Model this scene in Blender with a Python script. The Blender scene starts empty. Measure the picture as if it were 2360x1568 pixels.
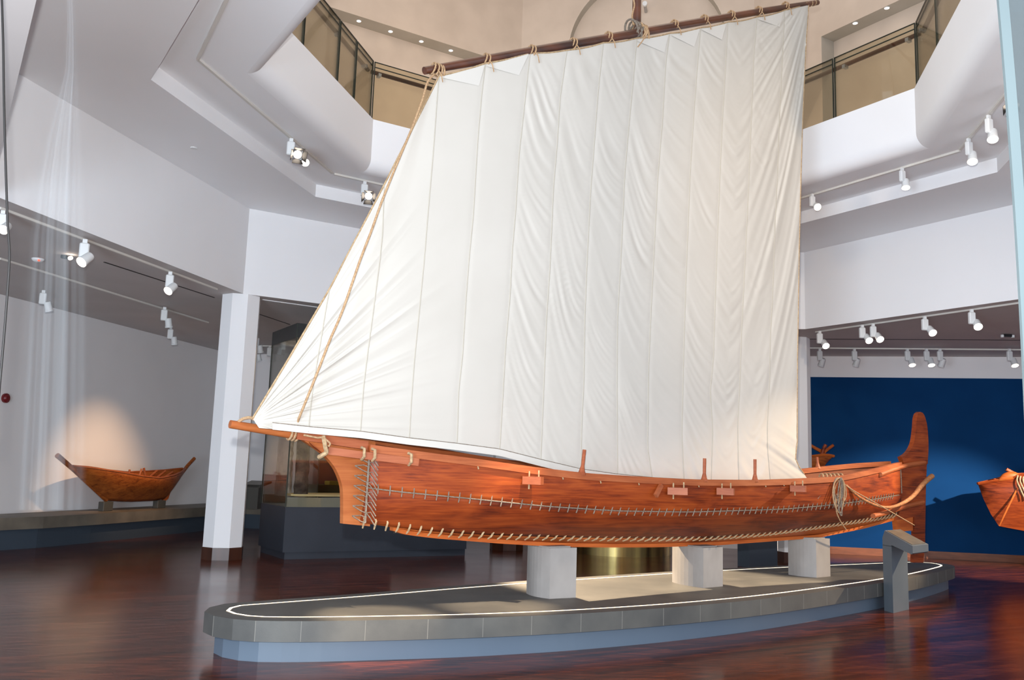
import bpy, bmesh, math, random
import numpy as np
from mathutils import Vector, Matrix, Euler

random.seed(7)
rng = np.random.RandomState(11)
SC = bpy.context.scene
COL = SC.collection

# ------------------------------------------------------------------ camera
FPX = 2076.0
PITCH, ROLL, EYE = math.radians(8.27), math.radians(1.84), 1.6
CX, CY = 1180.0, 784.0
cp, sp = math.cos(PITCH), math.sin(PITCH)
cr, sr = math.cos(ROLL), math.sin(ROLL)
FWD = np.array([0, cp, sp]); _up = np.array([0, -sp, cp]); _rt = np.array([1.0, 0, 0])
RGT = cr * _rt + sr * _up
UPV = -sr * _rt + cr * _up
CAM = np.array([0, 0, EYE])
cam_data = bpy.data.cameras.new('camera'); cam = bpy.data.objects.new('camera', cam_data); COL.objects.link(cam)
cam_data.sensor_width = 36.0; cam_data.lens = FPX / 2360.0 * 36.0
cam_data.clip_start = 0.05; cam_data.clip_end = 200
m = Matrix((tuple(RGT), tuple(UPV), tuple(-FWD))).transposed().to_4x4()
m.translation = Vector(CAM); cam.matrix_world = m
SC.camera = cam

# ------------------------------------------------------------------ world, exposure, lights
SC.view_settings.view_transform = 'Standard'; SC.view_settings.look = 'None'
SC.view_settings.exposure = 0.0; SC.view_settings.gamma = 1.0
try: SC.view_settings.use_curve_mapping = False
except Exception: pass
W = bpy.data.worlds.new('world'); SC.world = W; W.use_nodes = True
W.node_tree.nodes['Background'].inputs[0].default_value = (0.84, 0.90, 1.0, 1)
W.node_tree.nodes['Background'].inputs[1].default_value = 1.45

def add_light(name, kind, loc, power, color=(1, 1, 1), target=None, size=0.1, spot=60, blend=0.3, sizey=None):
    ld = bpy.data.lights.new(name, kind); ld.energy = power; ld.color = color
    if kind == 'AREA':
        ld.size = size
        if sizey: ld.shape = 'RECTANGLE'; ld.size_y = sizey
    else: ld.shadow_soft_size = size
    if kind == 'SPOT': ld.spot_size = math.radians(spot); ld.spot_blend = blend
    o = bpy.data.objects.new(name, ld); COL.objects.link(o); o.location = loc
    if target is not None:
        o.rotation_euler = (Vector(target) - Vector(loc)).to_track_quat('-Z', 'Y').to_euler()
    return o
WARM = (1.0, 0.74, 0.48)
FLASH = add_light('camera_flash', 'SPOT', (-0.06, -0.02, 1.88), 2350, (1.0, 0.99, 0.975), (0, 10, 7.0), size=0.035, spot=150, blend=.8)
add_light('left_cool_fill', 'AREA', (-3.6, -2.0, 1.2), 900, (0.72, 0.86, 1.0), (-3.6, 8.5, 6.2), size=3.0, sizey=2.4)  # added cool area light to brighten the left soffits, no window there
add_light('right_cool_fill', 'AREA', (7.5, 2.5, 2.0), 90, (0.85, 0.90, 1.0), (4.5, 11, 6.2), size=3.0, sizey=2.4)  # matching cool fill added on the right, out of view
add_light('atrium_fill', 'AREA', (1.4, 12, 14.6), 200, (1.0, 0.86, 0.72), (1.4, 12, 0), size=9)  # added overhead fill for the upper storey; the ceiling above is closed
add_light('gallery_fill', 'AREA', (-1.2, 16.3, 9.2), 75, (1.0, 0.80, 0.62), (1.2, 22, 12.5), size=3)  # added warm fill behind the sail, aimed up at the upper walls
add_light('boat_spot', 'SPOT', (9.3, 12.9, 4.0), 2600, WARM, (4.3, 12.1, 1.0), size=0.03, spot=40, blend=.6)
add_light('platform_spot', 'SPOT', (-2.1, 15.8, 5.88), 16500, (1.0, 0.76, 0.50), (1.9, 11.1, 0.3), size=0.04, spot=30, blend=.35)
add_light('platform_bow_spot', 'SPOT', (-.02, 6.51, 5.9), 4600, (1.0, 0.76, 0.50), (-1.05, 7.95, 0.34), size=0.05, spot=13, blend=.8)
add_light('platform_bow_spot', 'SPOT', (1.01, 7.3, 5.9), 4200, (1.0, 0.76, 0.50), (-.04, 8.71, 0.34), size=0.05, spot=13, blend=.8)
add_light('blue_wall_spot', 'SPOT', (12.0, 11.4, 4.3), 8000, (1.0, 0.90, 0.78), (8.8, 20.0, -.75), size=0.05, spot=38, blend=.55)
add_light('small_boat_spot', 'SPOT', (-5.2, 17.6, 4.25), 620, (1.0, 0.62, 0.34), (-8.5, 19.0, 0.75), size=0.05, spot=50, blend=1.0)
add_light('sail_spot', 'SPOT', (5.6, 4.4, 6.0), 950, (1.0, 0.78, 0.56), (4.0, 12.2, 4.6), size=0.15, spot=58, blend=1.0)

# ------------------------------------------------------------------ measuring helpers
def ray(x, y): return (x - CX) / FPX * RGT - (y - CY) / FPX * UPV + FWD
def fl(x, y, z=0.0):
    d = ray(x, y); return CAM + d * ((z - EYE) / d[2])
def pl(x, y, p0, ang):
    d = ray(x, y); n = np.array([math.cos(ang), -math.sin(ang), 0]); p = np.array([p0[0], p0[1], 0.0])
    return CAM + d * (((p - CAM * [1, 1, 0]) @ n) / (d @ n))
def dirv(deg): a = math.radians(deg); return np.array([math.sin(a), math.cos(a)])
def v3(p, z): return (float(p[0]), float(p[1]), float(z))

# ------------------------------------------------------------------ materials
MATS = {}
def mat(name, col, rough=0.6, metal=0.0, noise=None, bump=None, spec=0.5, coat=0.0, emis=None, trans=0.0, ior=1.45, alpha=1.0, coords='Object'):
    if name in MATS: return MATS[name]
    M = bpy.data.materials.new(name); M.use_nodes = True; MATS[name] = M
    nt = M.node_tree; b = nt.nodes['Principled BSDF']
    b.inputs['Base Color'].default_value = (*col, 1); b.inputs['Roughness'].default_value = rough
    b.inputs['Metallic'].default_value = metal; b.inputs['Specular IOR Level'].default_value = spec
    b.inputs['Coat Weight'].default_value = coat; b.inputs['IOR'].default_value = ior
    b.inputs['Transmission Weight'].default_value = trans; b.inputs['Alpha'].default_value = alpha
    if emis: b.inputs['Emission Color'].default_value = (*emis[0], 1); b.inputs['Emission Strength'].default_value = emis[1]
    tc = nt.nodes.new('ShaderNodeTexCoord')
    def nz(scale, detail, stretch):
        mp = nt.nodes.new('ShaderNodeMapping'); mp.inputs['Scale'].default_value = stretch
        nt.links.new(tc.outputs[coords], mp.inputs[0])
        n = nt.nodes.new('ShaderNodeTexNoise'); n.inputs['Scale'].default_value = scale; n.inputs['Detail'].default_value = detail
        nt.links.new(mp.outputs[0], n.inputs['Vector']); return n
    if noise:   # (scale, stretch, colour low, colour high[, detail])
        n = nz(noise[0], noise[4] if len(noise) > 4 else 5, noise[1])
        r = nt.nodes.new('ShaderNodeValToRGB'); r.color_ramp.elements[0].position = .32; r.color_ramp.elements[1].position = .68
        r.color_ramp.elements[0].color = (*noise[2], 1); r.color_ramp.elements[1].color = (*noise[3], 1)
        nt.links.new(n.outputs['Fac'], r.inputs[0]); nt.links.new(r.outputs[0], b.inputs['Base Color'])
    if bump:    # (scale, stretch, strength, distance)
        n = nz(bump[0], 4, bump[1]); bp = nt.nodes.new('ShaderNodeBump')
        bp.inputs['Strength'].default_value = bump[2]; bp.inputs['Distance'].default_value = bump[3]
        nt.links.new(n.outputs['Fac'], bp.inputs['Height']); nt.links.new(bp.outputs[0], b.inputs['Normal'])
    return M
U1 = (1, 1, 1)
M_white = mat('white_paint', (0.84, 0.84, 0.85), .7, noise=(.6, U1, (.85, .865, .89), (.88, .89, .915)))
M_wallgrey = mat('grey_wall_paint', (0.62, 0.60, 0.60), .75, noise=(.5, U1, (.84, .82, .83), (.88, .86, .87)))
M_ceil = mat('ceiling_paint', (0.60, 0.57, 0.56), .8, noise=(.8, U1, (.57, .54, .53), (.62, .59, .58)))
M_blue = mat('blue_wall_paint', (0.012, 0.085, 0.23), .8, spec=.12, noise=(1.2, U1, (.002, .036, .125), (.0025, .043, .145)))
M_beige = mat('beige_plaster', (0.60, 0.50, 0.41), .8, noise=(1.3, U1, (.56, .465, .38), (.64, .535, .44)), bump=(30, U1, .05, .01))
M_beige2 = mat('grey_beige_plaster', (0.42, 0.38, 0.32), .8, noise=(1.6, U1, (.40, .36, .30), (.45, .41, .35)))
M_plinth = mat('dark_wood_plinth', (0.05, 0.018, 0.010), .35, noise=(3, (1, 1, .2), (.035, .012, .007), (.075, .026, .014)))
M_base = mat('baseboard_wood', (0.20, 0.06, 0.025), .35, noise=(3, (1, 1, 6), (.15, .045, .018), (.24, .075, .03)))
M_slab = mat('grey_stone', (0.20, 0.20, 0.19), .55, noise=(2.2, U1, (.060, .061, .060), (.098, .097, .090), 9), bump=(60, U1, .15, .004))
M_slabw = mat('warm_grey_stone', (0.16, 0.14, 0.11), .5, noise=(2.2, U1, (.12, .105, .085), (.19, .165, .13), 8))
M_joint = mat('stone_joint', (0.17, 0.165, 0.15), .7)
M_skirt = mat('blue_grey_skirt', (0.24, 0.275, 0.33), .45, noise=(.7, U1, (.085, .118, .165), (.10, .135, .18)))
M_pill = mat('pillar_stone', (0.33, 0.32, 0.315), .6, noise=(3.5, (1, 1, .6), (.235, .222, .212), (.31, .293, .28), 8), bump=(50, U1, .1, .004))
M_led = mat('led_strip_light', (1, .9, .75), .4, emis=((1.0, 0.84, 0.62), 2.6))
M_lect = mat('grey_metal_lectern', (0.10, 0.125, 0.15), .4, noise=(2, U1, (.09, .115, .14), (.11, .135, .16)))
M_lectb = mat('dark_blue_lectern', (0.045, 0.062, 0.085), .45)
M_lectg = mat('dark_olive_lectern', (0.07, 0.068, 0.060), .45)
M_panel = mat('lectern_panel', (0.13, 0.115, 0.09), .3, noise=(9, U1, (.10, .09, .07), (.17, .15, .12)))
M_case = mat('dark_case_base', (0.032, 0.042, 0.058), .4, noise=(1.5, U1, (.028, .037, .052), (.037, .048, .066)))
M_casecap = mat('case_cap_metal', (0.028, 0.032, 0.034), .35)
M_edge = mat('dark_glass_edge', (0.035, 0.045, 0.035), .3)
M_track = mat('white_track', (0.68, 0.66, 0.62), .5)
M_lampw = mat('white_lamp_metal', (0.75, 0.77, 0.78), .45)
M_lampb = mat('black_lamp_metal', (0.012, 0.012, 0.014), .4)
M_lens = mat('lit_lens', (1, .9, .8), .3, emis=((1.0, 0.84, 0.68), 9.0))
M_lensoff = mat('unlit_lens', (0.25, 0.24, 0.23), .25)
M_rope = mat('manila_rope', (0.42, 0.27, 0.15), .9, noise=(60, U1, (.32, .19, .10), (.52, .35, .20)), bump=(220, (1, 1, 1), .5, .004))
M_ropeg = mat('grey_coir_cord', (0.30, 0.25, 0.20), .9, noise=(50, U1, (.13, .10, .075), (.25, .21, .17)))
M_arm = mat('rope_wound_wood', (.36, .14, .05), .8, noise=(30, (1, 1, 1), (.26, .09, .03), (.44, .20, .08)), bump=(120, (1, 1, 1), .5, .006))
M_cord = mat('pale_coir_cord', (0.52, 0.38, 0.22), .9, noise=(40, U1, (.30, .20, .11), (.50, .36, .21)))
M_sail = mat('white_sail_cloth', (0.82, 0.79, 0.745), .85, noise=(.9, U1, (.515, .49, .445), (.55, .525, .48)), bump=(260, U1, .04, .002), spec=.2)
M_seam = mat('sail_seam_tape', (0.43, 0.40, 0.34), .85, spec=.2)
M_hem = mat('sail_hem_cloth', (0.58, 0.56, 0.52), .85, spec=.2)
M_spar = mat('dark_spar_wood', (0.065, 0.026, 0.018), .28, noise=(5, (.25, .25, 1), (.035, .015, .012), (.14, .045, .022)), coat=.3)
M_brass = mat('brushed_brass', (0.42, 0.30, 0.11), .28, metal=1.0, noise=(4, (2.5, 2.5, .05), (.26, .19, .09), (.58, .44, .16)))
M_red = mat('red_alarm_plastic', (0.16, 0.008, 0.012), .4)
M_metal = mat('bracket_steel', (0.45, 0.45, 0.46), .35, metal=.8)
M_cable = mat('dark_cable', (0.010, 0.009, 0.009), .6)

def wood(name, c_lo, c_mid, c_hi, rough=.5, scale=1.0, rot=37.5):
    """planked tropical wood: grain drawn out along the boat"""
    M = bpy.data.materials.new(name); M.use_nodes = True; nt = M.node_tree; b = nt.nodes['Principled BSDF']
    tc = nt.nodes.new('ShaderNodeTexCoord')
    def noise(sc, st, det, dist=0.0):
        mp = nt.nodes.new('ShaderNodeMapping'); mp.inputs['Scale'].default_value = st
        nt.links.new(tc.outputs['Object'], mp.inputs[0])
        n = nt.nodes.new('ShaderNodeTexNoise'); n.inputs['Scale'].default_value = sc * scale; n.inputs['Detail'].default_value = det
        n.inputs['Distortion'].default_value = dist
        nt.links.new(mp.outputs[0], n.inputs['Vector']); return n
    a = noise(2.2, (.55, 1, 2.6), 6, 1.2); g = noise(9, (.22, 1, 7), 8, .6)
    mx = nt.nodes.new('ShaderNodeMath'); mx.operation = 'MULTIPLY_ADD'; mx.inputs[1].default_value = .45
    nt.links.new(g.outputs['Fac'], mx.inputs[0])
    m2 = nt.nodes.new('ShaderNodeMath'); m2.operation = 'MULTIPLY'; m2.inputs[1].default_value = .6
    nt.links.new(a.outputs['Fac'], m2.inputs[0]); nt.links.new(m2.outputs[0], mx.inputs[2])
    r = nt.nodes.new('ShaderNodeValToRGB'); e = r.color_ramp.elements
    e[0].position = .38; e[0].color = (*c_lo, 1); e[1].position = .66; e[1].color = (*c_hi, 1)
    k = e.new(.50); k.color = (*c_mid, 1)
    nt.links.new(mx.outputs[0], r.inputs[0]); nt.links.new(r.outputs[0], b.inputs['Base Color'])
    b.inputs['Roughness'].default_value = rough; b.inputs['Specular IOR Level'].default_value = .3
    bp = nt.nodes.new('ShaderNodeBump'); bp.inputs['Strength'].default_value = .12; bp.inputs['Distance'].default_value = .01
    nt.links.new(g.outputs['Fac'], bp.inputs['Height']); nt.links.new(bp.outputs[0], b.inputs['Normal'])
    return M
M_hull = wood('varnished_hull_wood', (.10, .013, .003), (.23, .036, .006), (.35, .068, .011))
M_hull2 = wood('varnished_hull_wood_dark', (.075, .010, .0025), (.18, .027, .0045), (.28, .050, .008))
M_keel = wood('orange_keel_wood', (.33, .062, .010), (.44, .10, .017), (.52, .13, .025))
M_stem = wood('stem_board_wood', (.30, .075, .020), (.37, .105, .028), (.43, .135, .04))
M_rail = wood('gunwale_wood', (.26, .062, .018), (.33, .085, .026), (.41, .12, .04))
M_pink = wood('pink_beam_wood', (.25, .058, .020), (.31, .080, .030), (.37, .108, .044))
M_old = wood('old_boat_wood', (.16, .035, .008), (.30, .075, .014), (.42, .12, .022), scale=2)
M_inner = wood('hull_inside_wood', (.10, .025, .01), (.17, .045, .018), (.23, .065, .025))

def wood_floor():
    M = bpy.data.materials.new('dark_wood_floor'); M.use_nodes = True; nt = M.node_tree; b = nt.nodes['Principled BSDF']
    tc = nt.nodes.new('ShaderNodeTexCoord'); mp = nt.nodes.new('ShaderNodeMapping'); mp.inputs['Rotation'].default_value = (0, 0, math.radians(-32))
    nt.links.new(tc.outputs['Object'], mp.inputs[0])
    br = nt.nodes.new('ShaderNodeTexBrick'); br.inputs['Scale'].default_value = 1.0
    br.inputs['Color1'].default_value = (.050, .011, .0045, 1); br.inputs['Color2'].default_value = (.135, .029, .0098, 1); br.inputs['Mortar'].default_value = (.03, .011, .007, 1)
    br.inputs['Mortar Size'].default_value = .0025; br.inputs['Brick Width'].default_value = .85; br.inputs['Row Height'].default_value = .075
    nt.links.new(mp.outputs[0], br.inputs['Vector'])
    m3 = nt.nodes.new('ShaderNodeMapping'); m3.inputs['Rotation'].default_value = (0, 0, math.radians(-32)); m3.inputs['Scale'].default_value = (1.2, 9, 1)
    nt.links.new(tc.outputs['Object'], m3.inputs[0])
    n = nt.nodes.new('ShaderNodeTexNoise'); n.inputs['Scale'].default_value = 2.2; n.inputs['Detail'].default_value = 7; nt.links.new(m3.outputs[0], n.inputs['Vector'])
    r = nt.nodes.new('ShaderNodeValToRGB'); r.color_ramp.elements[0].color = (.35, .35, .35, 1); r.color_ramp.elements[1].color = (1.5, 1.4, 1.3, 1)
    r.color_ramp.elements[0].position = .3; r.color_ramp.elements[1].position = .7
    nt.links.new(n.outputs['Fac'], r.inputs[0])
    mx = nt.nodes.new('ShaderNodeMix'); mx.data_type = 'RGBA'; mx.blend_type = 'MULTIPLY'; mx.inputs['Factor'].default_value = 1
    nt.links.new(br.outputs['Color'], mx.inputs['A']); nt.links.new(r.outputs[0], mx.inputs['B']); nt.links.new(mx.outputs['Result'], b.inputs['Base Color'])
    b.inputs['Roughness'].default_value = .17; b.inputs['Specular IOR Level'].default_value = .16
    n2 = nt.nodes.new('ShaderNodeTexNoise'); n2.inputs['Scale'].default_value = 1.1; n2.inputs['Detail'].default_value = 3; nt.links.new(mp.outputs[0], n2.inputs['Vector'])
    mr = nt.nodes.new('ShaderNodeMapRange'); mr.inputs['To Min'].default_value = .10; mr.inputs['To Max'].default_value = .24
    nt.links.new(n2.outputs['Fac'], mr.inputs['Value']); nt.links.new(mr.outputs[0], b.inputs['Roughness'])
    bp = nt.nodes.new('ShaderNodeBump'); bp.inputs['Strength'].default_value = .06; bp.inputs['Distance'].default_value = .006
    nt.links.new(n.outputs['Fac'], bp.inputs['Height']); nt.links.new(bp.outputs[0], b.inputs['Normal'])
    return M
M_floor = wood_floor()

def glass_mat(name, tint, refl=.08, haze=0.0, hazecol=(.8, .85, .9)):
    M = bpy.data.materials.new(name); M.use_nodes = True; nt = M.node_tree
    for n in list(nt.nodes): nt.nodes.remove(n)
    out = nt.nodes.new('ShaderNodeOutputMaterial'); t = nt.nodes.new('ShaderNodeBsdfTransparent'); t.inputs[0].default_value = (*tint, 1)
    g = nt.nodes.new('ShaderNodeBsdfGlossy'); g.inputs['Roughness'].default_value = .02
    fr = nt.nodes.new('ShaderNodeFresnel'); fr.inputs[0].default_value = 1.45
    ml = nt.nodes.new('ShaderNodeMath'); ml.operation = 'MULTIPLY'; ml.inputs[1].default_value = refl * 12
    mx = nt.nodes.new('ShaderNodeMixShader'); nt.links.new(fr.outputs[0], ml.inputs[0]); nt.links.new(ml.outputs[0], mx.inputs[0])
    nt.links.new(t.outputs[0], mx.inputs[1]); nt.links.new(g.outputs[0], mx.inputs[2])
    last = mx
    if haze > 0:
        d = nt.nodes.new('ShaderNodeBsdfDiffuse'); d.inputs[0].default_value = (*hazecol, 1)
        m2 = nt.nodes.new('ShaderNodeMixShader'); m2.inputs[0].default_value = haze
        nt.links.new(mx.outputs[0], m2.inputs[1]); nt.links.new(d.outputs[0], m2.inputs[2]); last = m2
    nt.links.new(last.outputs[0], out.inputs[0]); return M
M_balg = glass_mat('balustrade_glass', (.86, .83, .74), .05)
M_caseg = glass_mat('case_glass', (.93, .93, .91), .05)

# ------------------------------------------------------------------ mesh builder (world coordinates in, object-local out)
class MB:
    def __init__(s): s.v = []; s.f = []
    def add(s, vs, fs):
        o = len(s.v); s.v += [tuple(float(c) for c in v) for v in vs]; s.f += [tuple(i + o for i in f) for f in fs]; return s
    def box(s, c, size, rz=0.0, R=None):
        hx, hy, hz = [k / 2 for k in size]
        vs = [(x, y, z) for x in (-hx, hx) for y in (-hy, hy) for z in (-hz, hz)]
        if R is None: R = Matrix.Rotation(rz, 3, 'Z')
        vs = [tuple(R @ Vector(v) + Vector(c)) for v in vs]
        return s.add(vs, [(0, 1, 3, 2), (4, 6, 7, 5), (0, 4, 5, 1), (2, 3, 7, 6), (0, 2, 6, 4), (1, 5, 7, 3)])
    def bevbox(s, c, size, rz=0.0, b=0.01):
        hx, hy, hz = [k / 2 for k in size]; R = Matrix.Rotation(rz, 3, 'Z')
        pts = [(-hx + b, -hy), (hx - b, -hy), (hx, -hy + b), (hx, hy - b), (hx - b, hy), (-hx + b, hy), (-hx, hy - b), (-hx, -hy + b)]
        sh = lambda k: [(p[0] * (1 - k / hx), p[1] * (1 - k / hy)) for p in pts]
        rings = [(sh(b), -hz), (pts, -hz + b), (pts, hz - b), (sh(b), hz)]
        vs = [tuple(R @ Vector((x, y, z)) + Vector(c)) for pp, z in rings for x, y in pp]
        fs = [tuple(range(7, -1, -1)), tuple(range(24, 32))]
        for k in range(3):
            for i in range(8): j = (i + 1) % 8; fs.append((k * 8 + i, k * 8 + j, k * 8 + 8 + j, k * 8 + 8 + i))
        return s.add(vs, fs)
    def prism(s, poly, z0, z1):
        n = len(poly); vs = [(p[0], p[1], z0) for p in poly] + [(p[0], p[1], z1) for p in poly]
        fs = [tuple(range(n - 1, -1, -1)), tuple(range(n, 2 * n))] + [(i, (i + 1) % n, n + (i + 1) % n, n + i) for i in range(n)]
        return s.add(vs, fs)
    def extrude(s, poly3, off):
        """closed 3-D polygon pushed both ways along off"""
        n = len(poly3); off = np.array(off); a = [np.array(p) - off for p in poly3]; b = [np.array(p) + off for p in poly3]
        fs = [tuple(range(n - 1, -1, -1)), tuple(range(n, 2 * n))] + [(i, (i + 1) % n, n + (i + 1) % n, n + i) for i in range(n)]
        return s.add(a + b, fs)
    def tube(s, pts, r, seg=8, cap=True, sy=1.0):
        pts = [Vector([float(c) for c in p]) for p in pts]; n = len(pts); rs = r if hasattr(r, '__len__') else [r] * n
        prev = None; vs = []; fs = []
        for i, p in enumerate(pts):
            t = (pts[min(i + 1, n - 1)] - pts[max(i - 1, 0)])
            if t.length < 1e-9: t = Vector((0, 0, 1))
            t.normalize()
            if prev is None:
                a = Vector((0, 0, 1)) if abs(t.z) < .9 else Vector((1, 0, 0)); u = t.cross(a).normalized()
            else: u = (prev - t * prev.dot(t)); u = u.normalized() if u.length > 1e-6 else t.orthogonal().normalized()
            prev = u; w = t.cross(u)
            for k in range(seg):
                a = 2 * math.pi * k / seg; vs.append(tuple(p + (u * math.cos(a) + w * math.sin(a) * sy) * rs[i]))
        for i in range(n - 1):
            for k in range(seg): j = (k + 1) % seg; fs.append((i * seg + k, i * seg + j, (i + 1) * seg + j, (i + 1) * seg + k))
        if cap: fs += [tuple(range(seg - 1, -1, -1)), tuple(range((n - 1) * seg, n * seg))]
        return s.add(vs, fs)
    def grid(s, G, closed=False):
        nu, nv = len(G), len(G[0]); vs = [p for row in G for p in row]
        fs = [(i * nv + j, (i + 1) * nv + j, (i + 1) * nv + j + 1, i * nv + j + 1) for i in range(nu - 1) for j in range(nv - 1)]
        return s.add(vs, fs)
    def build(s, name, material, parent=None, smooth=False, solid=None, mods=None):
        me = bpy.data.meshes.new(name)
        Wm = world_of(parent).inverted() if parent is not None else None
        vs = s.v if Wm is None else [tuple(Wm @ Vector(v)) for v in s.v]
        me.from_pydata(vs, [], s.f); me.update()
        bm = bmesh.new(); bm.from_mesh(me); bmesh.ops.recalc_face_normals(bm, faces=bm.faces); bm.to_mesh(me); bm.free()
        if smooth:
            for p in me.polygons: p.use_smooth = True
            try: me.set_sharp_from_angle(angle=math.radians(38))
            except Exception: pass
        me.materials.append(material)
        o = bpy.data.objects.new(name, me); COL.objects.link(o)
        if parent is not None: o.parent = parent
        if solid:
            md = o.modifiers.new('thickness', 'SOLIDIFY'); md.thickness = solid; md.offset = 0
        return o
WORLD = {}
def world_of(o):
    m = Matrix.Identity(4); chain = []
    while o is not None: chain.append(o); o = o.parent
    for x in reversed(chain): m = m @ (Matrix.Translation(x.location) @ x.rotation_euler.to_matrix().to_4x4() @ Matrix.Diagonal((*x.scale, 1)))
    return m
def thing(name, label, cat, loc, rz=0.0, group=None):
    o = bpy.data.objects.new(name, None); COL.objects.link(o); o.location = [float(c) for c in loc]; o.rotation_euler = (0, 0, rz)
    o.empty_display_size = .1
    return tag(o, label, cat, group)
def tag(o, label, cat, group=None):
    o['label'] = label; o['category'] = cat
    if group: o['group'] = group
    return o
def struct(name, mb, m, parent=None, smooth=False):
    o = mb.build(name, m, parent, smooth)
    o['kind'] = 'structure'; return o
def copy_tree(o, parent=None):
    c = o.copy(); COL.objects.link(c)
    if parent is not None: c.parent = parent
    for ch in list(o.children): copy_tree(ch, c)
    return c
def spline(pts, n):
    """Catmull-Rom through points, n samples"""
    P = np.array(pts, float); t = np.concatenate([[0], np.cumsum(np.linalg.norm(np.diff(P, axis=0), axis=1))]); t /= t[-1]
    P2 = np.vstack([2 * P[0] - P[1], P, 2 * P[-1] - P[-2]]); out = []
    for u in np.linspace(0, 1, n):
        i = min(np.searchsorted(t, u, 'right') - 1, len(P) - 2); f = (u - t[i]) / max(t[i + 1] - t[i], 1e-9)
        p0, p1, p2, p3 = P2[i], P2[i + 1], P2[i + 2], P2[i + 3]
        out.append(.5 * ((2 * p1) + (-p0 + p2) * f + (2 * p0 - 5 * p1 + 4 * p2 - p3) * f ** 2 + (-p0 + 3 * p1 - 3 * p2 + p3) * f ** 3))
    return np.array(out)

# ================================================================== ROOM SHELL
ZC, Z2, Z3, Z4 = 4.45, 5.95, 6.16, 7.005        # lower ceiling, beam top, cove top, gallery edge
O = np.array([1.38, 10.93])
dA = 12.5
SIDES = [12.5 + 45 * k for k in range(8)]       # direction of every side, clockwise seen from above
def octo(ap):
    """octagon from eight side distances; vertex k joins side k-1 and side k"""
    L = []
    for k in range(8):
        d = dirv(SIDES[k]); n = np.array([-d[1], d[0]])       # outward (left of travel)
        L.append((n, n @ O + ap[k]))
    V = []
    for k in range(8):
        (n1, c1), (n2, c2) = L[k - 1], L[k]
        V.append(np.linalg.solve(np.array([n1, n2]), np.array([c1, c2])))
    return V
BEAM = octo([6.76] * 8)
COVE = octo([5.30, 5.36, 5.3, 5.12, 4.95, 5.2, 5.3, 5.32])
RIMO = octo([4.15, 4.17, 4.1, 3.88, 3.78, 4.0, 4.1, 4.15])
def ring(V0, z0, V1, z1):
    mb = MB()
    for k in (0, 1, 2, 3, 4, 7):
        j = (k + 1) % 8; mb.add([v3(V0[k], z0), v3(V0[j], z0), v3(V1[j], z1), v3(V1[k], z1)], [(0, 1, 2, 3)])
    return mb
def scl(V, f): return [O + (p - O) * f for p in V]
def inset(V, d): return [O + (p - O) * (1 - d / np.linalg.norm(p - O)) for p in V]

struct('floor', MB().add([(-18, -2.5, 0), (20, -2.5, 0), (20, 30, 0), (-18, 30, 0), (-18, -2.5, -.2), (20, -2.5, -.2), (20, 30, -.2), (-18, 30, -.2)],
       [(0, 1, 2, 3), (4, 7, 6, 5), (0, 4, 5, 1), (1, 5, 6, 2), (2, 6, 7, 3), (3, 7, 4, 0)]), M_floor)
W0 = np.array([-9.18, 16.08]); E0 = np.array([6.88, 20.69])
dWA, dWE = dirv(12.5), dirv(102.5)
tt = np.linalg.solve(np.array([dWA, -dWE]).T, E0 - W0); CNR = W0 + dWA * tt[0]      # room corner left/back
def wallbox(p0, p1, z0, z1, th, side):
    d = (p1 - p0) / np.linalg.norm(p1 - p0); n = np.array([-d[1], d[0]]) * side * th
    return MB().prism([p0, p1, p1 + n, p0 + n], z0, z1)
struct('wall_left', wallbox(CNR - dWA * 14, CNR + dWA * .3, 0, ZC + .1, .3, 1), M_wallgrey)
RC = CNR + dWE * 22.5
struct('wall_back', wallbox(CNR, RC, 0, ZC + .1, .3, 1), M_wallgrey)
struct('wall_right', wallbox(RC, RC - dirv(12.5) * 10, 0, ZC + .1, .3, 1), M_wallgrey)
bA = pl(1838, 870, E0, math.radians(102.5))[:2]; nb = -np.array([-dWE[1], dWE[0]])
struct('wall_back_blue', MB().prism([bA + nb * .004, RC + nb * .004, RC + nb * .02, bA + nb * .02], .155, 3.965), M_blue)
struct('baseboard_back', MB().prism([bA + nb * .002, RC + nb * .002, RC + nb * .035, bA + nb * .035], 0, .155), M_base)
# lower ceiling (ring round the atrium opening)
lc = ring(BEAM, ZC, scl(BEAM, 3.6), ZC); lc.f = lc.f[:4] + lc.f[-1:]
struct('ceiling', lc, M_ceil)
# deep white beam ring, soffit, cove and gallery edge
struct('trim_1', ring(BEAM, ZC, BEAM, Z2), M_white)                                  # beam face
struct('ceiling_atrium', ring(BEAM, Z2, COVE, Z2), M_white)
struct('trim_2', ring(COVE, Z2, COVE, Z3), M_white)                                  # cove upstand
prof = []                                                                             # rounded gallery edge
rr = .20
sof = MB()
I0 = inset(RIMO, -rr)
for k in (0, 1, 2, 3, 4, 7):
    j = (k + 1) % 8; sof.add([v3(COVE[k], Z3), v3(COVE[j], Z3), v3(I0[j], Z3), v3(I0[k], Z3)], [(0, 1, 2, 3)])
struct('ceiling_gallery', sof, M_white)
rim = MB()
for k in (0, 1, 2, 3, 4, 7):
    j = (k + 1) % 8; G = []
    for q in range(9):
        a = q / 8 * math.pi / 2; off = -rr * (1 - math.sin(a)); z = Z3 + rr * (1 - math.cos(a)); V = inset(RIMO, off)
        G.append([v3(V[k], z), v3(V[j], z)])
    G.append([v3(RIMO[k], Z4), v3(RIMO[j], Z4)])
    rim.grid(G)
struct('trim_3', rim, M_white, smooth=True)
struct('floor_gallery', ring(RIMO, Z4, scl(RIMO, 5.2), Z4), M_white)

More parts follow.
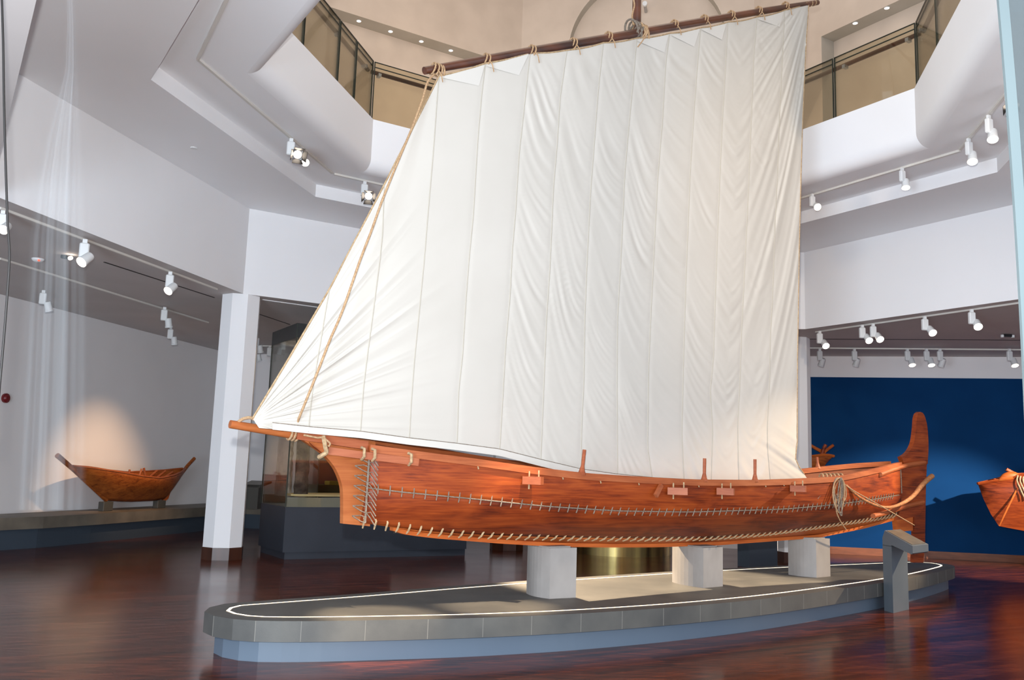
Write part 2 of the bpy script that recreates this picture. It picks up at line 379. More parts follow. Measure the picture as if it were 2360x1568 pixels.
# upper storey walls with lit recesses
UP = np.array([0.0, 21.5]); dB, dE, dC, dD = dirv(57.5), dirv(102.5), dirv(147.5), dirv(192.5)
UC = UP + dE * 5.7
ZT = 16.0
def wall_open(p0, d, n, length, u0, u1, zh, depth, name, arch=False):
    """wall from p0 along d (n points to the room) with an opening u0..u1 up to zh, whose recess is depth deep"""
    P = lambda u, z, k=0.0: v3(p0 + d * u - n * k, z)
    mb = MB(); b = MB(); rv = MB()
    if not arch:
        mb.add([P(0, Z4), P(u0, Z4), P(u0, ZT), P(0, ZT)], [(0, 1, 2, 3)])
        mb.add([P(u1, Z4), P(length, Z4), P(length, ZT), P(u1, ZT)], [(0, 1, 2, 3)])
        mb.add([P(u0, zh), P(u1, zh), P(u1, ZT), P(u0, ZT)], [(0, 1, 2, 3)])
        rv.add([P(u0, Z4), P(u0, zh), P(u0, zh, depth), P(u0, Z4, depth)], [(0, 1, 2, 3)])
        rv.add([P(u1, Z4), P(u1, zh), P(u1, zh, depth), P(u1, Z4, depth)], [(0, 1, 2, 3)])
        rv.add([P(u0, zh), P(u1, zh), P(u1, zh, depth), P(u0, zh, depth)], [(0, 1, 2, 3)])
        b.add([P(u0, Z4, depth), P(u1, Z4, depth), P(u1, zh, depth), P(u0, zh, depth)], [(0, 1, 2, 3)])
    else:
        uc, R = (u0 + u1) / 2, (u1 - u0) / 2; zc = zh; N = 40
        arc = [(uc - R * math.cos(math.pi * i / N), zc + R * math.sin(math.pi * i / N)) for i in range(N + 1)]
        mb.add([P(0, Z4), P(u0, Z4), P(u0, ZT), P(0, ZT)], [(0, 1, 2, 3)])
        mb.add([P(u1, Z4), P(length, Z4), P(length, ZT), P(u1, ZT)], [(0, 1, 2, 3)])
        for i in range(N):
            (a, za), (c, zc2) = arc[i], arc[i + 1]
            mb.add([P(a, za), P(c, zc2), P(c, ZT), P(a, ZT)], [(0, 1, 2, 3)])
            rv.add([P(a, za), P(c, zc2), P(c, zc2, depth), P(a, za, depth)], [(0, 1, 2, 3)])
        rv.add([P(u0, Z4), P(u0, zc), P(u0, zc, depth), P(u0, Z4, depth)], [(0, 1, 2, 3)])
        rv.add([P(u1, Z4), P(u1, zc), P(u1, zc, depth), P(u1, Z4, depth)], [(0, 1, 2, 3)])
        b.add([P(u0, Z4, depth), P(u1, Z4, depth)] + [P(a, z, depth) for a, z in reversed(arc)], [tuple(range(N + 3))])
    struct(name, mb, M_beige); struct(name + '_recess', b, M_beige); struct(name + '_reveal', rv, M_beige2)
nrm = lambda d: np.array([d[1], -d[0]])
uB = lambda x, y: float((pl(x, y, UP, math.radians(57.5))[:2] - UP) @ dB)
lenB = 16.0; pB = UP - dB * lenB
wall_open(pB, dB, nrm(dB), lenB, lenB + uB(758, 15), lenB - .45, 11.68, .45, 'wall_upper_left')
aE0 = float((pl(1311, 100, UP, math.radians(102.5))[:2] - UP) @ dE); aE1 = float((pl(1674, 40, UP, math.radians(102.5))[:2] - UP) @ dE)
wall_open(UP, dE, nrm(dE), 5.7, aE0, aE1, 12.05, .28, 'wall_upper_back', arch=True)
uC = lambda x, y: float((pl(x, y, UC, math.radians(147.5))[:2] - UC) @ dC)
wall_open(UC, dC, nrm(dC), 17.0, uC(1893, 90), 9.0, 11.29, .42, 'wall_upper_right')
ctop = MB().add([v3((-16, -4), ZT), v3((20, -4), ZT), v3((20, 28), ZT), v3((-16, 28), ZT)], [(0, 1, 2, 3)])
struct('ceiling_upper', ctop, M_beige)

# skirting joints and light slots of the lower ceiling
def strip_line(p, q, z, w, h, name, m, label=None, cat=None):
    p, q = np.array(p[:2]), np.array(q[:2]); d = (q - p) / np.linalg.norm(q - p); n = np.array([-d[1], d[0]]) * w / 2
    return MB().prism([p - n, q - n, q + n, p + n], z - h, z)
struct('trim_4', strip_line(fl(576, 717, ZC), fl(668, 748, ZC), ZC, .025, .006, '', M_cable), M_cable)
struct('trim_5', strip_line(fl(604, 690.5, ZC), fl(737, 709, ZC), ZC, .06, .012, '', M_white), M_white)
struct('trim_6', strip_line(fl(240, 604, ZC), fl(494, 686, ZC), ZC, .03, .006, '', M_cable), M_cable)
struct('trim_7', strip_line(fl(1863, 781.5, ZC), fl(2352, 784, ZC), ZC, .04, .006, '', M_cable), M_cable)

# ================================================================== COLUMNS
def column(cx_, cy_, ztop, label, r=.335, rot=0.0):
    t = thing('octagonal_column', label, 'column', (cx_, cy_, 0))
    pg = lambda R: [(cx_ + R * math.cos(math.radians(22.5 + 45 * k + rot)), cy_ + R * math.sin(math.radians(22.5 + 45 * k + rot))) for k in range(8)]
    MB().prism(pg(r), .2, ztop).build('shaft', M_white, t)
    MB().prism(pg(r + .012), 0, .2).build('plinth', M_plinth, t)
column(-4.72, 15.42, ZC - .002, 'white octagonal column on dark plinth left of the sail', rot=12)
column(.02, 18.95, ZC - .002, 'white octagonal column behind the hull, only its foot seen below the keel', rot=12)
column(5.72, 18.15, ZC - .002, 'white octagonal column at right edge of the sail before the blue wall', rot=12)

# ================================================================== BALUSTRADE
GH = .97
RG = inset(RIMO, -.05)
def glass_run(a, b, cuts, label, rail_label, group):
    d = (b - a); L = np.linalg.norm(d); d = d / L; n = np.array([-d[1], d[0]])
    fr = [0.0] + cuts + [1.0]
    for i in range(len(fr) - 1):
        p, q = a + d * L * fr[i] + d * .012, a + d * L * fr[i + 1] - d * .012
        lab = label[i]
        t = thing('glass_balustrade', lab, 'balustrade', v3((p + q) / 2, Z4), 0, group)
        MB().prism([p, q, q + n * .02, p + n * .02], Z4, Z4 + GH).build('glass_pane', M_balg, t)
        for e in (p, q - d * .012):
            MB().prism([e, e + d * .012, e + d * .012 + n * .021, e + n * .021], Z4, Z4 + GH).build('pane_edge', M_edge, t)
        MB().prism([p - n * .001, q - n * .001, q + n * .021, p + n * .021], Z4 + GH, Z4 + GH + .008).build('top_edge', M_edge, t)
        MB().prism([p - n * .001, q - n * .001, q + n * .021, p + n * .021], Z4 + GH - .085, Z4 + GH - .077).build('top_line', M_edge, t)
    t = thing('handrail', rail_label, 'handrail', v3((a + b) / 2, Z4 + .82))
    o1, o2 = a + n * .10, b + n * .10
    MB().tube([v3(o1, Z4 + .84), v3(o2, Z4 + .84)], .034, 12).build('rail', M_spar, t, True)
    k = 0.12
    while k < L:
        c = a + d * k
        MB().box(v3(c + n * .06, Z4 + .79), (.05, .09, .05), math.atan2(d[1], d[0])).build('bracket', M_metal, t)
        k += 1.05
# vertex k joins side k-1 and side k ; side0 = A (left), 1 = B, 2 = E, 3 = C, 4 = D
gg = 'glass balustrades round the gallery'
glass_run(RG[0], RG[1], [.30, .62, .80], ['nearest glass balustrade pane on left gallery edge, touching top frame', 'second glass balustrade pane on left gallery edge', 'third glass balustrade pane on left gallery edge', 'glass balustrade pane just left of gallery corner above track lights'],
          'dark wooden handrail along left gallery glass', gg)
glass_run(RG[1], RG[2], [.34, .7], ['glass balustrade pane between left gallery corner and yard end', 'glass balustrade pane partly behind upper left of the sail', 'glass balustrade pane hidden mostly behind the sail on left'],
          'dark wooden handrail running behind left end of the yard', gg)
glass_run(RG[3], RG[4], [.28, .60], ['glass balustrade pane behind upper right edge of sail', 'glass balustrade pane immediately right of the sail top', 'glass balustrade pane just left of right gallery corner'],
          'dark wooden handrail right of the sail', gg)
glass_run(RG[4], RG[5], [.3, .65], ['glass balustrade pane just past right gallery corner', 'second glass balustrade pane past right gallery corner', 'furthest right glass balustrade pane at top frame'],
          'dark wooden handrail past the right gallery corner', gg)

# ================================================================== TRACKS AND SPOTLIGHTS
def track(name, p, q, z, label):
    p, q = np.array(p[:2]), np.array(q[:2])
    d = (q - p) / np.linalg.norm(q - p); n = np.array([-d[1], d[0]]) * .018
    o = MB().prism([p - n, q - n, q + n, p + n], z - .03, z - .001).build('lighting_track', M_track)
    tag(o, label, 'lighting track')
ZL = ZC; ZU = Z3
tA0, tA1 = fl(456, 133, ZU), fl(766, 397, ZU)
track('', fl(456, 133, ZU), fl(530, -20, ZU), ZU, 'white lighting track rising to top edge at upper left')
track('', tA0, tA1, ZU, 'white lighting track along upper left soffit with barn door spotlight')
track('', fl(770, 399, ZU), fl(925, 434, ZU), ZU, 'short white lighting track left of the sail with one spotlight')
track('', fl(1820, 463, ZU), fl(2213, 345, ZU), ZU, 'white lighting track on upper right soffit')
track('', fl(2213, 342, ZU), fl(2330, 200, ZU), ZU, 'white lighting track rising at far upper right')
track('', fl(0, 477, ZL), fl(500, 665, ZL), ZL, 'white lighting track beside the left beam, lower ceiling')
track('', fl(0, 594, ZL), fl(480, 742, ZL), ZL, 'white lighting track nearer the left wall, lower ceiling')
track('', fl(569, 796, ZL), fl(690, 797, ZL), ZL, 'white lighting track over back wall left of the sail')
track('', fl(1880, 764, ZL), fl(2352, 696, ZL), ZL, 'white lighting track beside the right beam, lower ceiling')
track('', fl(1864, 801, ZL), fl(2358, 805, ZL), ZL, 'white lighting track before the blue wall')

def make_spot(kind):
    t = bpy.data.objects.new('spotlight', None); COL.objects.link(t); t.empty_display_size = .1
    MB().box((0, 0, -.035), (.05, .03, .05)).build('track_adapter', M_lampw, t)
    MB().bevbox((0, 0, -.15), (.105, .06, .19), 0, .012).build('driver_box', M_lampw, t)
    h = MB(); n = 16
    prof = [(.0, .050), (.01, .054), (.13, .058), (.135, .064), (.16, .064)] 
    vs = []; fs = []
    for y, r in prof:
        for k in range(n): a = 2 * math.pi * k / n; vs.append((r * math.cos(a), y, r * math.sin(a)))
    for i in range(len(prof) - 1):
        for k in range(n): j = (k + 1) % n; fs.append((i * n + k, i * n + j, (i + 1) * n + j, (i + 1) * n + k))
    fs.append(tuple(range(n)))
    h.add(vs, fs); head = h.build('lamp_head', M_lampb if kind == 'barn' else M_lampw, t, True)
    head.location = (.07, 0, -.20)
    ln = MB().add([(.056 * math.cos(2 * math.pi * k / n), .150, .056 * math.sin(2 * math.pi * k / n)) for k in range(n)], [tuple(range(n))])
    l = MB(); l.v = ln.v; l.f = ln.f
    me = l.build('lens', M_lensoff if kind == 'off' else M_lens); me.parent = head
    if kind == 'barn':
        for k in range(4):
            a = k * math.pi / 2; c, s_ = math.cos(a), math.sin(a)
            w = .06; q = [(-w, .16, .064), (w, .16, .064), (w * 1.25, .25, .105), (-w * 1.25, .25, .105)]
            f = MB().add([(x * c + z * s_, y, -x * s_ + z * c) for x, y, z in q], [(0, 1, 2, 3)]).build('barn_door', M_lampb, solid=.004); f.parent = head
    return t
PROTO = {}
def spot(kind, px, py, z, label, yaw, tilt, group, body=0.0, scale=1.0):
    """px,py: where the lamp meets its track; yaw: compass direction the lamp faces; tilt: degrees below level"""
    if kind not in PROTO: PROTO[kind] = make_spot(kind); t = PROTO[kind]
    else: t = copy_tree(PROTO[kind])
    p = fl(px, py, z - .03); t.location = tuple(float(c) for c in p); t.rotation_euler = (0, 0, math.radians(body)); t.scale = (scale * .9,) * 3
    for c in t.children:
        if c.name.startswith('lamp_head'): c.rotation_euler = Euler((math.radians(-tilt), 0, math.radians(yaw - body)), 'XYZ')
    tag(t, label, 'spotlight', group)
g1, g2, g3, g4, g5 = 'spotlights on the upper soffit', 'spotlights under the left lower ceiling', 'spotlights at the back left', 'spotlights beside the right beam', 'spotlights before the blue wall'
spot('barn', 672, 318, ZU, 'lit spotlight with black barn doors on upper left soffit, lens facing out', 205, 28, g1, 10, 1.15)
spot('on', 692, 340, ZU, 'lit white spotlight touching the barn door spotlight on its right', 205, 34, g1, 10)
spot('barn', 841, 417, ZU, 'lit spotlight with black barn doors close to left edge of sail', 190, 30, g1, 20, 1.15)
spot('on', 1872, 446, ZU, 'lit spotlight on upper right soffit nearest the sail', 178, 30, g1, 30)
spot('on', 2079, 386, ZU, 'lit spotlight pointing down in middle of upper right soffit track', 160, 68, g1, 30)
spot('on', 2232, 318, ZU, 'lit spotlight just past bend of upper right track', 150, 62, g1, 30, 1.1)
spot('on', 2278, 264, ZU, 'highest lit white spotlight at upper right, near glass edge', 150, 60, g1, 30, 1.1)
spot('barn', 2322, 196, ZU, 'black spotlight half hidden by glass panel edge, far upper right', 150, 55, g1, 30, .9)
spot('on', 8, 484, ZL, 'lit spotlight at far left frame edge', 190, 35, g2, 20)
spot('on', 197, 550, ZL, 'large lit white spotlight under left ceiling beside the beam', 160, 40, g2, 20, 1.25)
spot('on', 393, 625, ZL, 'lit white spotlight just left of the octagonal column', 160, 40, g2, 20, 1.2)
spot('off', 101, 668, ZL, 'unlit white spotlight nearest the left wall at lower left', -30, 70, g2, 20, 1.15)
spot('off', 380, 707, ZL, 'unlit white spotlight above a twin near left column, upper one', -30, 78, g2, 20, 1.2)
spot('off', 394, 753, ZL, 'unlit white spotlight below a twin near left column, lower one', -30, 78, g2, 20, 1.2)
spot('off', 592, 773, ZL, 'unlit spotlight back left, topmost right of the column', -20, 70, g3, 20, 1.2)
spot('off', 589, 795, ZL, 'unlit spotlight back left, directly below topmost one', -20, 70, g3, 20, 1.2)
spot('off', 622, 796, ZL, 'unlit spotlight back left beside the tall glass case', -20, 80, g3, 20, 1.2)
spot('off', 654, 793, ZL, 'unlit spotlight seen through the tall glass case', -20, 80, g3, 20, 1.2)
for px, py, w in ((1889, 762, 'first from the column'), (1987, 748, 'second from the column, left of a close pair'), (2012, 745, 'third from the column, right of a close pair'), (2131, 728, 'fourth from the column'), (2239, 712, 'fifth from the column, nearest the glass edge')):
    spot('on', px, py, ZL, 'lit spotlight beside right beam, ' + w, 182 if px < 2200 else 165, 40, g4, 10, 1.15)
for px, k, w in ((1889, 'off', 'unlit spotlight over blue wall, first right of the column'), (1969, 'off', 'unlit spotlight over blue wall, second from the column'),
                 (2091, 'on', 'lit spotlight over blue wall, left one of two lit neighbours'), (2135, 'on', 'lit spotlight over blue wall, right one of two lit neighbours'),
                 (2166, 'off', 'unlit spotlight over blue wall, third unlit from the column'), (2326, 'on', 'lit spotlight over blue wall, furthest right')):
    spot(k, px, 803, ZL, w, 175 if k == 'on' else 20, 62, g5, 12, 1.2)

# recessed downlights in the recess heads
def downlight(p, label, r=.045):
    t = thing('downlight', label, 'downlight', p, 0, 'downlights in the gallery recesses')
    n = 20
    MB().prism([(p[0] + r * math.cos(2 * math.pi * k / n), p[1] + r * math.sin(2 * math.pi * k / n)) for k in range(n)], p[2] - .006, p[2] - .001).build('lens', M_lens, t)
    MB().tube([(p[0] + (r + .008) * math.cos(2 * math.pi * k / n), p[1] + (r + .008) * math.sin(2 * math.pi * k / n), p[2] - .006) for k in range(n + 1)], .008, 6, False).build('trim_ring', M_lampw, t)
for (x, y), w in zip(((827, 48), (900, 72), (971, 95), (1039, 116)), ('leftmost of four', 'second from left of four', 'third from left of four', 'rightmost of four, nearest the yard')):
    downlight(tuple(fl(x, y, 11.68)), 'small lit downlight at upper left, ' + w)
for (x, y), w in zip(((1971, 53), (2044, 18)), ('lower left', 'upper right')):
    downlight(tuple(fl(x, y, 11.29)), 'small lit downlight right of the sail, %s of the pair' % w)

# small ceiling devices
p = fl(88, 597, ZC)
t = thing('smoke_detector', 'white domed smoke detector with red light on left ceiling', 'smoke detector', p)
G = [[(p[0] + .09 * math.sin(a) * math.cos(b), p[1] + .09 * math.sin(a) * math.sin(b), p[2] - .05 * math.cos(a)) for b in np.linspace(0, 2 * math.pi, 19)] for a in np.linspace(0.01, math.pi / 2, 7)]
MB().grid(G).build('dome', M_lampw, t, True)
MB().box((p[0] + .045, p[1] - .06, p[2] - .035), (.022, .022, .022)).build('indicator', mat('red_indicator', (1, .1, .05), .4, emis=((1, .1, .05), 1.5)), t)
p = fl(148, 589, ZC); t = thing('ceiling_camera', 'small black ceiling camera with bright dot, left ceiling', 'camera', p)
MB().tube([(p[0], p[1], ZC), (p[0], p[1], ZC - .04)], .045, 12).build('mount', M_lampb, t)
MB().tube([(p[0], p[1], ZC - .03), (p[0] + .11, p[1] - .04, ZC - .05)], .02, 10).build('arm', M_lampb, t)
MB().tube([(p[0] + .11, p[1] - .05, ZC - .05), (p[0] + .15, p[1] - .10, ZC - .055)], .028, 10).build('bulb', M_lens, t)
p = fl(2322, 770, ZC); t = thing('ceiling_camera', 'small black and white ceiling fitting right of blue wall spotlights', 'camera', p)
MB().box((p[0], p[1], ZC - .03), (.14, .05, .05)).build('body', M_lampb, t)
for k in (-.1, .1): MB().tube([(p[0] + k, p[1], ZC - .02), (p[0] + k, p[1], ZC - .07)], .03, 10).build('cap', M_lampw, t)
p = fl(447, 341, Z2); o = MB().tube([(p[0], p[1], Z2), (p[0], p[1], Z2 - .012)], .05, 16).build('sprinkler_cap', M_lampw); tag(o, 'tiny white sprinkler disc on left soffit', 'sprinkler')
p = pl(10, 918, W0, math.radians(12.5)); n = nrm(dWA); t = thing('fire_alarm', 'dark red round fire alarm on left wall at frame edge', 'fire alarm', (p[0] + .0, p[1], p[2]))
MB().tube([v3(p[:2] + n * .01, p[2]), v3(p[:2] + n * .05, p[2])], .085, 20).build('backplate', M_red, t)
MB().tube([v3(p[:2] + n * .05, p[2]), v3(p[:2] + n * .08, p[2])], [.07, .045], 20).build('sounder', M_red, t)
p = pl(1487, 15, UP, math.radians(102.5)); n = nrm(dE); t = thing('wall_lamp', 'tiny round lamp on upper back wall right of the mast', 'lamp', p)
MB().tube([v3(p[:2] - n * .25, p[2]), v3(p[:2] + n * .1, p[2])], .04, 12).build('stem', M_metal, t)
MB().tube([v3(p[:2] + n * .1, p[2]), v3(p[:2] + n * .16, p[2])], .06, 12).build('head', M_lampw, t)

# ================================================================== LOW PLATFORM UNDER THE BOAT
ZP = .34
AX = 52.5; D_ = dirv(AX); N_ = np.array([D_[1], -D_[0]]); O_ = fl(525, 1409, ZP)[:2]
NC = .42
def B(s, n, z): q = O_ + D_ * s + N_ * (NC + n); return (float(q[0]), float(q[1]), float(z))
def toB(p): q = np.array(p)[:2] - O_; return float(q @ D_), float(q @ N_) - NC, float(p[2])
LED = [(525, 1409), (533, 1402), (552, 1397), (643, 1390), (846.8, 1374.6), (1050, 1357.6), (1213, 1345), (1329.5, 1337), (1543, 1323), (1668.5, 1315.6), (1816, 1308), (1915, 1303.8), (2037, 1298.7), (2116, 1296.5), (2150, 1299), (2169.9, 1304), (2150, 1311),
       (2095.6, 1323.7), (2037, 1334), (1960, 1346), (1760, 1372), (1553, 1391.5), (1329.5, 1406.4), (1160, 1414), (1016, 1418.5), (779, 1422.7), (650, 1423.3), (586, 1421.5), (545, 1416), (525, 1409)]
led = spline([fl(x, y, ZP)[:2] for x, y in LED], 150)[:-1]
def offset(P, d):
    n = len(P); out = []
    for i in range(n):
        t = P[(i + 2) % n] - P[i - 2]; t /= np.linalg.norm(t); out.append(P[i] + np.array([-t[1], t[0]]) * d)
    return np.array(out)
cen = led.mean(0)
sgn = 1 if np.linalg.norm(offset(led, .1)[0] - cen) > np.linalg.norm(led[0] - cen) else -1
slab, skirt = offset(led, .19 * sgn), offset(led, .09 * sgn)
pt = thing('display_platform', 'long leaf-shaped grey stone platform with glowing edge line under the boat', 'platform', v3(cen, 0))
MB().prism(list(slab), .175, ZP).build('stone_slab', M_slab, pt)
MB().prism(list(skirt), 0, .175).build('skirt', M_skirt, pt)
li, lo = offset(led, -.014 * sgn), offset(led, .014 * sgn); g = MB(); n = len(led)
g.add([v3(p, ZP + .003) for p in li] + [v3(p, ZP + .003) for p in lo], [(i, (i + 1) % n, n + (i + 1) % n, n + i) for i in range(n)]).build('light_strip', M_led, pt)
j = MB(); acc = 0
for i in range(1, n):
    acc += np.linalg.norm(slab[i] - slab[i - 1])
    if acc > .36:
        acc = 0; t_ = slab[i] - slab[i - 1]; t_ /= np.linalg.norm(t_); nn = np.array([-t_[1], t_[0]]) * sgn
        j.prism([slab[i] - t_ * .003 - nn * .01, slab[i] + t_ * .003 - nn * .01, slab[i] + t_ * .003 + nn * .0012, slab[i] - t_ * .003 + nn * .0012], .178, ZP)
j.build('slab_joint', M_joint, pt)

# three stone pillars
def pillar(px3, label):
    P = [fl(x, y, ZP)[:2] for x, y in px3]          # left-back, near corner, right
    a, b, c = P; d4 = a + (c - b) * 1.0; tip = (c + d4) / 2
    z1 = KB(toB((*((a + c) / 2), 0))[0]) + .004
    mid = (a + b) / 2; nout = np.array([-(b - a)[1], (b - a)[0]]); nout /= np.linalg.norm(nout)
    if nout @ (mid - (c + d4) / 2) < 0: nout = -nout
    bow = [a + (b - a) * t_ + nout * .05 * math.sin(math.pi * t_) for t_ in np.linspace(0, 1, 9)]
    poly = bow + [c, d4]
    t = thing('stone_pillar', label, 'pillar', v3((a + c) / 2, ZP), 0, 'stone pillars carrying the boat')
    MB().prism(poly, ZP, z1).build('block', M_pill, t)
    MB().prism([q + (np.mean(poly, axis=0) - q) * .18 for q in poly], z1, z1 + .012).build('pad', M_pill, t)

# ================================================================== THE BOAT
def on_n(px, py, nf, it=25):
    """pixel -> boat point (s, z) on the surface n = nf(s)"""
    n = nf(5.0) if callable(nf) else nf; s = 5
    for _ in range(it):
        p = pl(px, py, O_ + N_ * (NC + n), math.radians(AX)); s, _n, z = toB(p)
        n = .5 * n + .5 * (nf(s) if callable(nf) else nf)
    return s, z
SB = [.55, .9, 1.3, 2.0, 3.0, 4.2, 5.5, 6.8, 7.8, 8.6, 9.3, 9.9, 10.4]
HBv = [.03, .09, .22, .40, .56, .66, .69, .64, .54, .41, .26, .09, .03]
hb = lambda s: float(np.interp(s, SB, HBv))
_ss = np.linspace(.5, 10.5, 200); _hh = np.convolve(np.pad(np.interp(_ss, SB, HBv), 8, mode='edge'), np.ones(17) / 17, 'valid')
hb = lambda s: float(np.interp(s, _ss, _hh))
hm = lambda s: hb(s) * .90
hg = lambda s: max(.028, hb(s) * .34)
def curve(pxs, nf):
    A = np.array(sorted(on_n(x, y, nf) for x, y in pxs)); return A[:, 0], A[:, 1]
def zfun(pxs, nf, sm=9):
    s, z = curve(pxs, nf); x = np.linspace(.4, 10.9, 260); y = np.interp(x, s, z)
    a, b = (z[1] - z[0]) / (s[1] - s[0]), (z[-1] - z[-2]) / (s[-1] - s[-2])
    y[x < s[0]] = z[0] + a * (x[x < s[0]] - s[0]); y[x > s[-1]] = z[-1] + b * (x[x > s[-1]] - s[-1])
    y = np.convolve(np.pad(y, sm // 2, mode='edge'), np.ones(sm) / sm, 'valid')
    return lambda q: float(np.interp(q, x, y))
ZSH = zfun([(841, 1027), (1000, 1049), (1089, 1060), (1217, 1078.5), (1350, 1094), (1480, 1102), (1600, 1108), (1742, 1109), (1834, 1106), (1923, 1101), (1990, 1088), (2081, 1066)], hb)
ZMI = zfun([(857, 1126), (914, 1133.7), (1077, 1149), (1252, 1167), (1421, 1178), (1589, 1180.5), (1706, 1177), (1808, 1173.5), (1910, 1164.6), (2066, 1142)], hm)
ZGA = zfun([(847, 1206), (891, 1211), (949, 1220), (1061, 1229), (1182, 1234), (1344, 1238), (1510, 1239.5), (1637, 1238.6), (1777.6, 1228), (1930.7, 1207), (1990, 1199), (2058, 1188)], hg)
KB = zfun([(787, 1207), (890, 1219), (903, 1223), (925, 1232), (1000, 1241), (1150, 1253), (1270, 1260), (1400, 1262), (1500, 1261.5), (1650, 1257), (1880, 1240), (1985, 1219), (2066, 1197)], 0.0, 3)
S0 = on_n(845, 1120, hb)[0]; S1 = on_n(2076, 1110, hb)[0]
pillar([(1213, 1368), (1266, 1381), (1327, 1378)], 'grey stone pillar carrying the bow end of the boat')
pillar([(1549, 1342), (1621, 1356), (1666, 1352)], 'grey stone pillar carrying the middle of the boat')
pillar([(1817, 1325), (1882, 1332), (1914, 1329)], 'grey stone pillar carrying the stern end, dark curved side towards viewer')

boat = thing('sewn_boat', 'large sewn wooden boat in orange-brown planks standing on three stone pillars', 'boat', B(5.5, 0, .8), math.radians(90 - AX))
SS = np.linspace(S0, S1, 90)
_f = sorted((on_n(x, y, lambda q: -hb(q)) for x, y in ((1848, 1083), (1900, 1077), (1974, 1070), (2081, 1063))))
_fs = [0, 6.0] + [a for a, b in _f]; _fl = [.10, .12] + [b - ZSH(a) for a, b in _f]
LIFT = lambda s: float(np.interp(s, _fs, _fl))
print('LIFT', _fs, _fl)
def strake(f0, f1, side, bul, name, m, k=10, lift=0.0):
    G = []
    for s in SS:
        (n0, z0), (n1, z1) = f0(s), f1(s); row = []
        for i in range(k + 1):
            t = i / k; nn = n0 + (n1 - n0) * t + bul * math.sin(math.pi * t) * min(1, hb(s) * 2); z = z0 + (z1 - z0) * t
            if side < 0: z = z + LIFT(s) * max(0, (z - 1.0) / .6)
            row.append(B(s, side * nn, z))
        G.append(row)
    return MB().grid(G).build(name, m, boat, True, solid=.022)
FS = lambda s: (hb(s), ZSH(s)); FM = lambda s: (hm(s), ZMI(s)); FG = lambda s: (hg(s), ZGA(s)); FK = lambda s: (.028, KB(s) + .05)
for side in (1, -1):
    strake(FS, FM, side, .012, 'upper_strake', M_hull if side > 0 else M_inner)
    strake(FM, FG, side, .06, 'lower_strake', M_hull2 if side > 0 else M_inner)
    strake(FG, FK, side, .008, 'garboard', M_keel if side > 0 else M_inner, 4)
# keel timber
KS = np.linspace(S0 + .35, S1 + .05, 70)
G = []
for s in KS:
    z0 = KB(s); z1 = max(z0 + .05, FK(s)[1] + .02); G.append([B(s, .035, z1), B(s, .035, z0), B(s, -.035, z0), B(s, -.035, z1), B(s, .035, z1)])
MB().grid(G).add([G[0][0], G[0][1], G[0][2], G[0][3]], [(0, 1, 2, 3)]).build('keel', M_keel, boat)
# gunwale rails
for side, w in ((1, .028), (-1, .028)):
    G = []
    for s in SS:
        z = ZSH(s) + (LIFT(s) if side < 0 else 0); c = side * hb(s)
        o_, i_ = c + side * .03, c - side * .035
        G.append([B(s, o_, z + .012), B(s, o_, z - .055), B(s, i_, z - .055), B(s, i_, z + .012), B(s, o_, z + .012)])
    MB().grid(G).add(G[0][:4], [(0, 1, 2, 3)]).add(G[-1][:4], [(0, 1, 2, 3)]).build('gunwale', M_rail, boat)
# deck-level bottom boards inside (seen dark through the gap under the sail)
G = [[B(s, k * (hb(s) - .06), ZSH(s) - .30) for k in (-1, 0, 1)] for s in np.linspace(S0 + .2, S1 - .5, 30)]
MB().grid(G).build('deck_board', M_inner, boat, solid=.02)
def bpoly(pxs, n, th, name, m, par=None, mb=None):
    poly = [pl(x, y, O_ + N_ * (NC + n), math.radians(AX)) for x, y in pxs]
    g_ = mb or MB(); g_.extrude(poly, (*(N_ * th), 0))
    return g_.build(name, m, par or boat) if mb is None else g_
# stem board, with its curved fore edge
fore = spline([(787, 1207), (787, 1142), (783, 1112), (770, 1081), (750, 1055), (733, 1040), (700, 1018), (683, 1008)], 30)
bpoly([tuple(p) for p in fore] + [(684, 1000), (740, 1012), (845, 1027), (848, 1120), (849, 1213)], .0, .03, 'stem', M_stem)
bpoly([(712, 1020), (736, 1040), (745, 1047), (722, 1030)], .045, .01, 'stem_shadow_board', M_hull2)  # thin dark board standing in for a shadow on the stem
# bow timbers
def bar(p, q, n0, n1, h, w, name, m, par=None):
    """square timber between two pixels (top line), h high, w wide"""
    P = np.array(pl(*p, O_ + N_ * (NC + n0), math.radians(AX))); Q = np.array(pl(*q, O_ + N_ * (NC + n1), math.radians(AX)))
    d = Q - P; u = np.array([0, 0, 1.0]); nn = np.cross(d, u); nn /= np.linalg.norm(nn); u = np.cross(nn, d); u /= np.linalg.norm(u)
    if u[2] < 0: u = -u
    vs = [c + nn * a * w / 2 + u * b for c in (P, Q) for a, b in ((-1, 0), (1, 0), (1, -h), (-1, -h))]
    return MB().add(vs, [(0, 1, 2, 3), (7, 6, 5, 4), (0, 4, 5, 1), (1, 5, 6, 2), (2, 6, 7, 3), (3, 7, 4, 0)]).build(name, m, par or boat)
bar((683, 993), (845, 1018), .02, .07, .075, .09, 'bow_rail', M_pink)
rub = bar((757, 1031), (965, 1058), .055, .30, .065, .05, 'rubbing_strake', M_pink)
for x, y in ((837, 1040), (861, 1043), (943, 1053)):
    s, z = on_n(x, y, .09 + (x - 757) / 208 * .21); nn = .085 + (x - 757) / 208 * .245
    MB().tube([B(s, nn - .04, z + .03), B(s, nn + .012, z + .02), B(s, nn + .014, z - .05), B(s, nn - .03, z - .075)], .014, 8).build('lashing', M_cord, boat, True)
